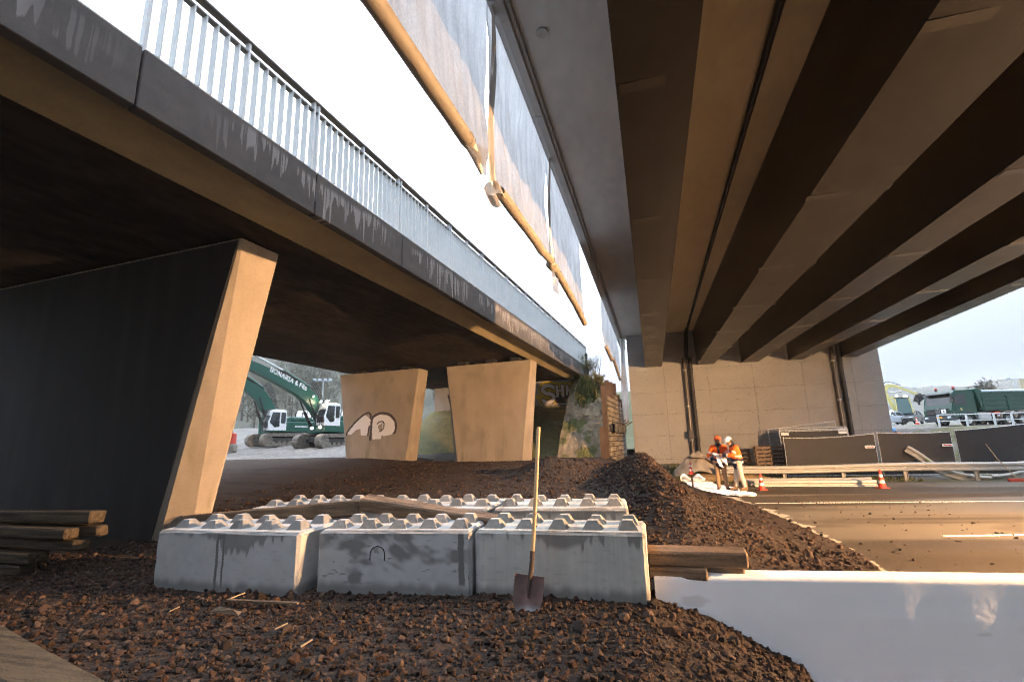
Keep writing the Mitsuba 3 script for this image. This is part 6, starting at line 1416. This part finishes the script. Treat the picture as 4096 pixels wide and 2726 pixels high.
spray(gA, [('graffiti_fill', unary_union([Apoly, Dpoly]), 'mat_spray_silver'), ('graffiti_outline', out, 'mat_spray_plum')], 19.75)
# bubble letters on the abutment
def ab(cx, cy):
    X = 920.3 + 0.2441 * cx; Y = 834 + 0.2441 * cy; return (LX(-7.32 + (X - 1225) / 36.1, 29.4) , 5.02 - (Y - 881) / 37.5)
Sx = stroke([ab(*q) for q in [(1462, 232), (1420, 212), (1372, 222), (1362, 258), (1402, 288), (1450, 300), (1462, 340), (1420, 372), (1362, 352)]], 0.115)
Hx = unary_union([stroke([ab(1498, 222), ab(1500, 315)], 0.085), stroke([ab(1548, 222), ab(1552, 318)], 0.085), stroke([ab(1500, 268), ab(1550, 265)], 0.06)])
Nx = unary_union([stroke([ab(1592, 225), ab(1590, 305)], 0.07), stroke([ab(1592, 225), ab(1615, 270), ab(1640, 225)], 0.06), stroke([ab(1642, 225), ab(1648, 300)], 0.07)])
let = unary_union([Sx, Hx, Nx]); cut = sg.Polygon([ab(1290, 120), ab(1668, 150), ab(1648, 388), ab(1290, 388)]); dark = unary_union([let.buffer(0.05), sg.Polygon([ab(1480, 300), ab(1640, 300), ab(1640, 384), ab(1480, 384)])]).intersection(cut)
blot_ = unary_union([let.buffer(0.17), stroke([ab(1300, 310), ab(1340, 330)], 0.12)]).intersection(cut)
spray(b1 + '__abutment', [('graffiti_glow', blot_, 'mat_spray_yellow'), ('graffiti_outline', dark, 'mat_spray_black'), ('graffiti_fill', let.intersection(cut), 'mat_spray_silver')], 29.3)
tag_ = unary_union([stroke([ab(*q) for q in w], 0.045) for w in ([(385, 240), (392, 280), (402, 320)], [(385, 262), (420, 258)], [(415, 240), (425, 300)], [(440, 250), (460, 255), (455, 285), (435, 280), (440, 250)], [(420, 300), (470, 300)], [(440, 300), (450, 345)], [(462, 320), (470, 350)])])
spray(b1 + '__abutment', [('graffiti_tag', tag_, 'mat_spray_black')], 29.3)

# ---------------------------------------------------------------- light tower east of the bridge (its lamps light the site)
lt = thing('light_tower', 'mobile light tower with floodlights standing on the road right of the view', 'light tower')
mm = MB()
mm.bar((13.6, 7.2, -0.35), (13.6, 7.2, 3.65), 0.09)
for a in (0.3, 1.9, 3.4, 5.0): mm.bar((13.6, 7.2, 0.15), (13.6 + 1.1 * math.cos(a), 7.2 + 1.1 * math.sin(a), -0.34), 0.06)
put(lt, 'mast', mm, 'mat_galvanised')
dirv = (AIM - LAMP) / np.linalg.norm(AIM - LAMP)
for off in (-0.25, 0.25):
    c = LAMP + np.array([0, off, 0]); h = put(lt, 'flood_head', MB().bar(c - dirv * 0.30, c - dirv * 0.06, 0.42, 0.34, 0.03).mesh(), 'mat_dark')
    put(h, 'bulb', place(trimesh.creation.icosphere(2, 0.05), basis(c - dirv * 0.02, (1, 0, 0), (0, 1, 0), (0, 0, 1))), 'mat_white')
    scene[f'flood_beam_{"a" if off < 0 else "b"}'] = {'type': 'spot', 'intensity': {'type': 'rgb', 'value': [298.0 * 1.0, 298.0 * 0.575, 298.0 * 0.27]}, 'cutoff_angle': 64.0, 'beam_width': 26.0,
        'to_world': T().look_at(origin=(c + dirv * 0.06).tolist(), target=AIM.tolist(), up=[0, 0, 1])}

# ---------------------------------------------------------------- damp dusk air
scene['haze_air'] = {'type': 'homogeneous', 'albedo': 0.95, 'sigma_t': 0.00028}
scene['haze'] = {'type': 'cube', 'to_world': T().translate([250, 800, 66]).scale([2000, 1500, 72]), 'bsdf': {'type': 'null'}, 'interior': {'type': 'ref', 'id': 'haze_air'}}
labels['haze'] = {'kind': 'stuff', 'label': 'thin pale haze hanging in the dusk air over the whole site', 'category': 'haze'}; used.add('haze')
scene['camera']['medium'] = {'type': 'ref', 'id': 'haze_air'}
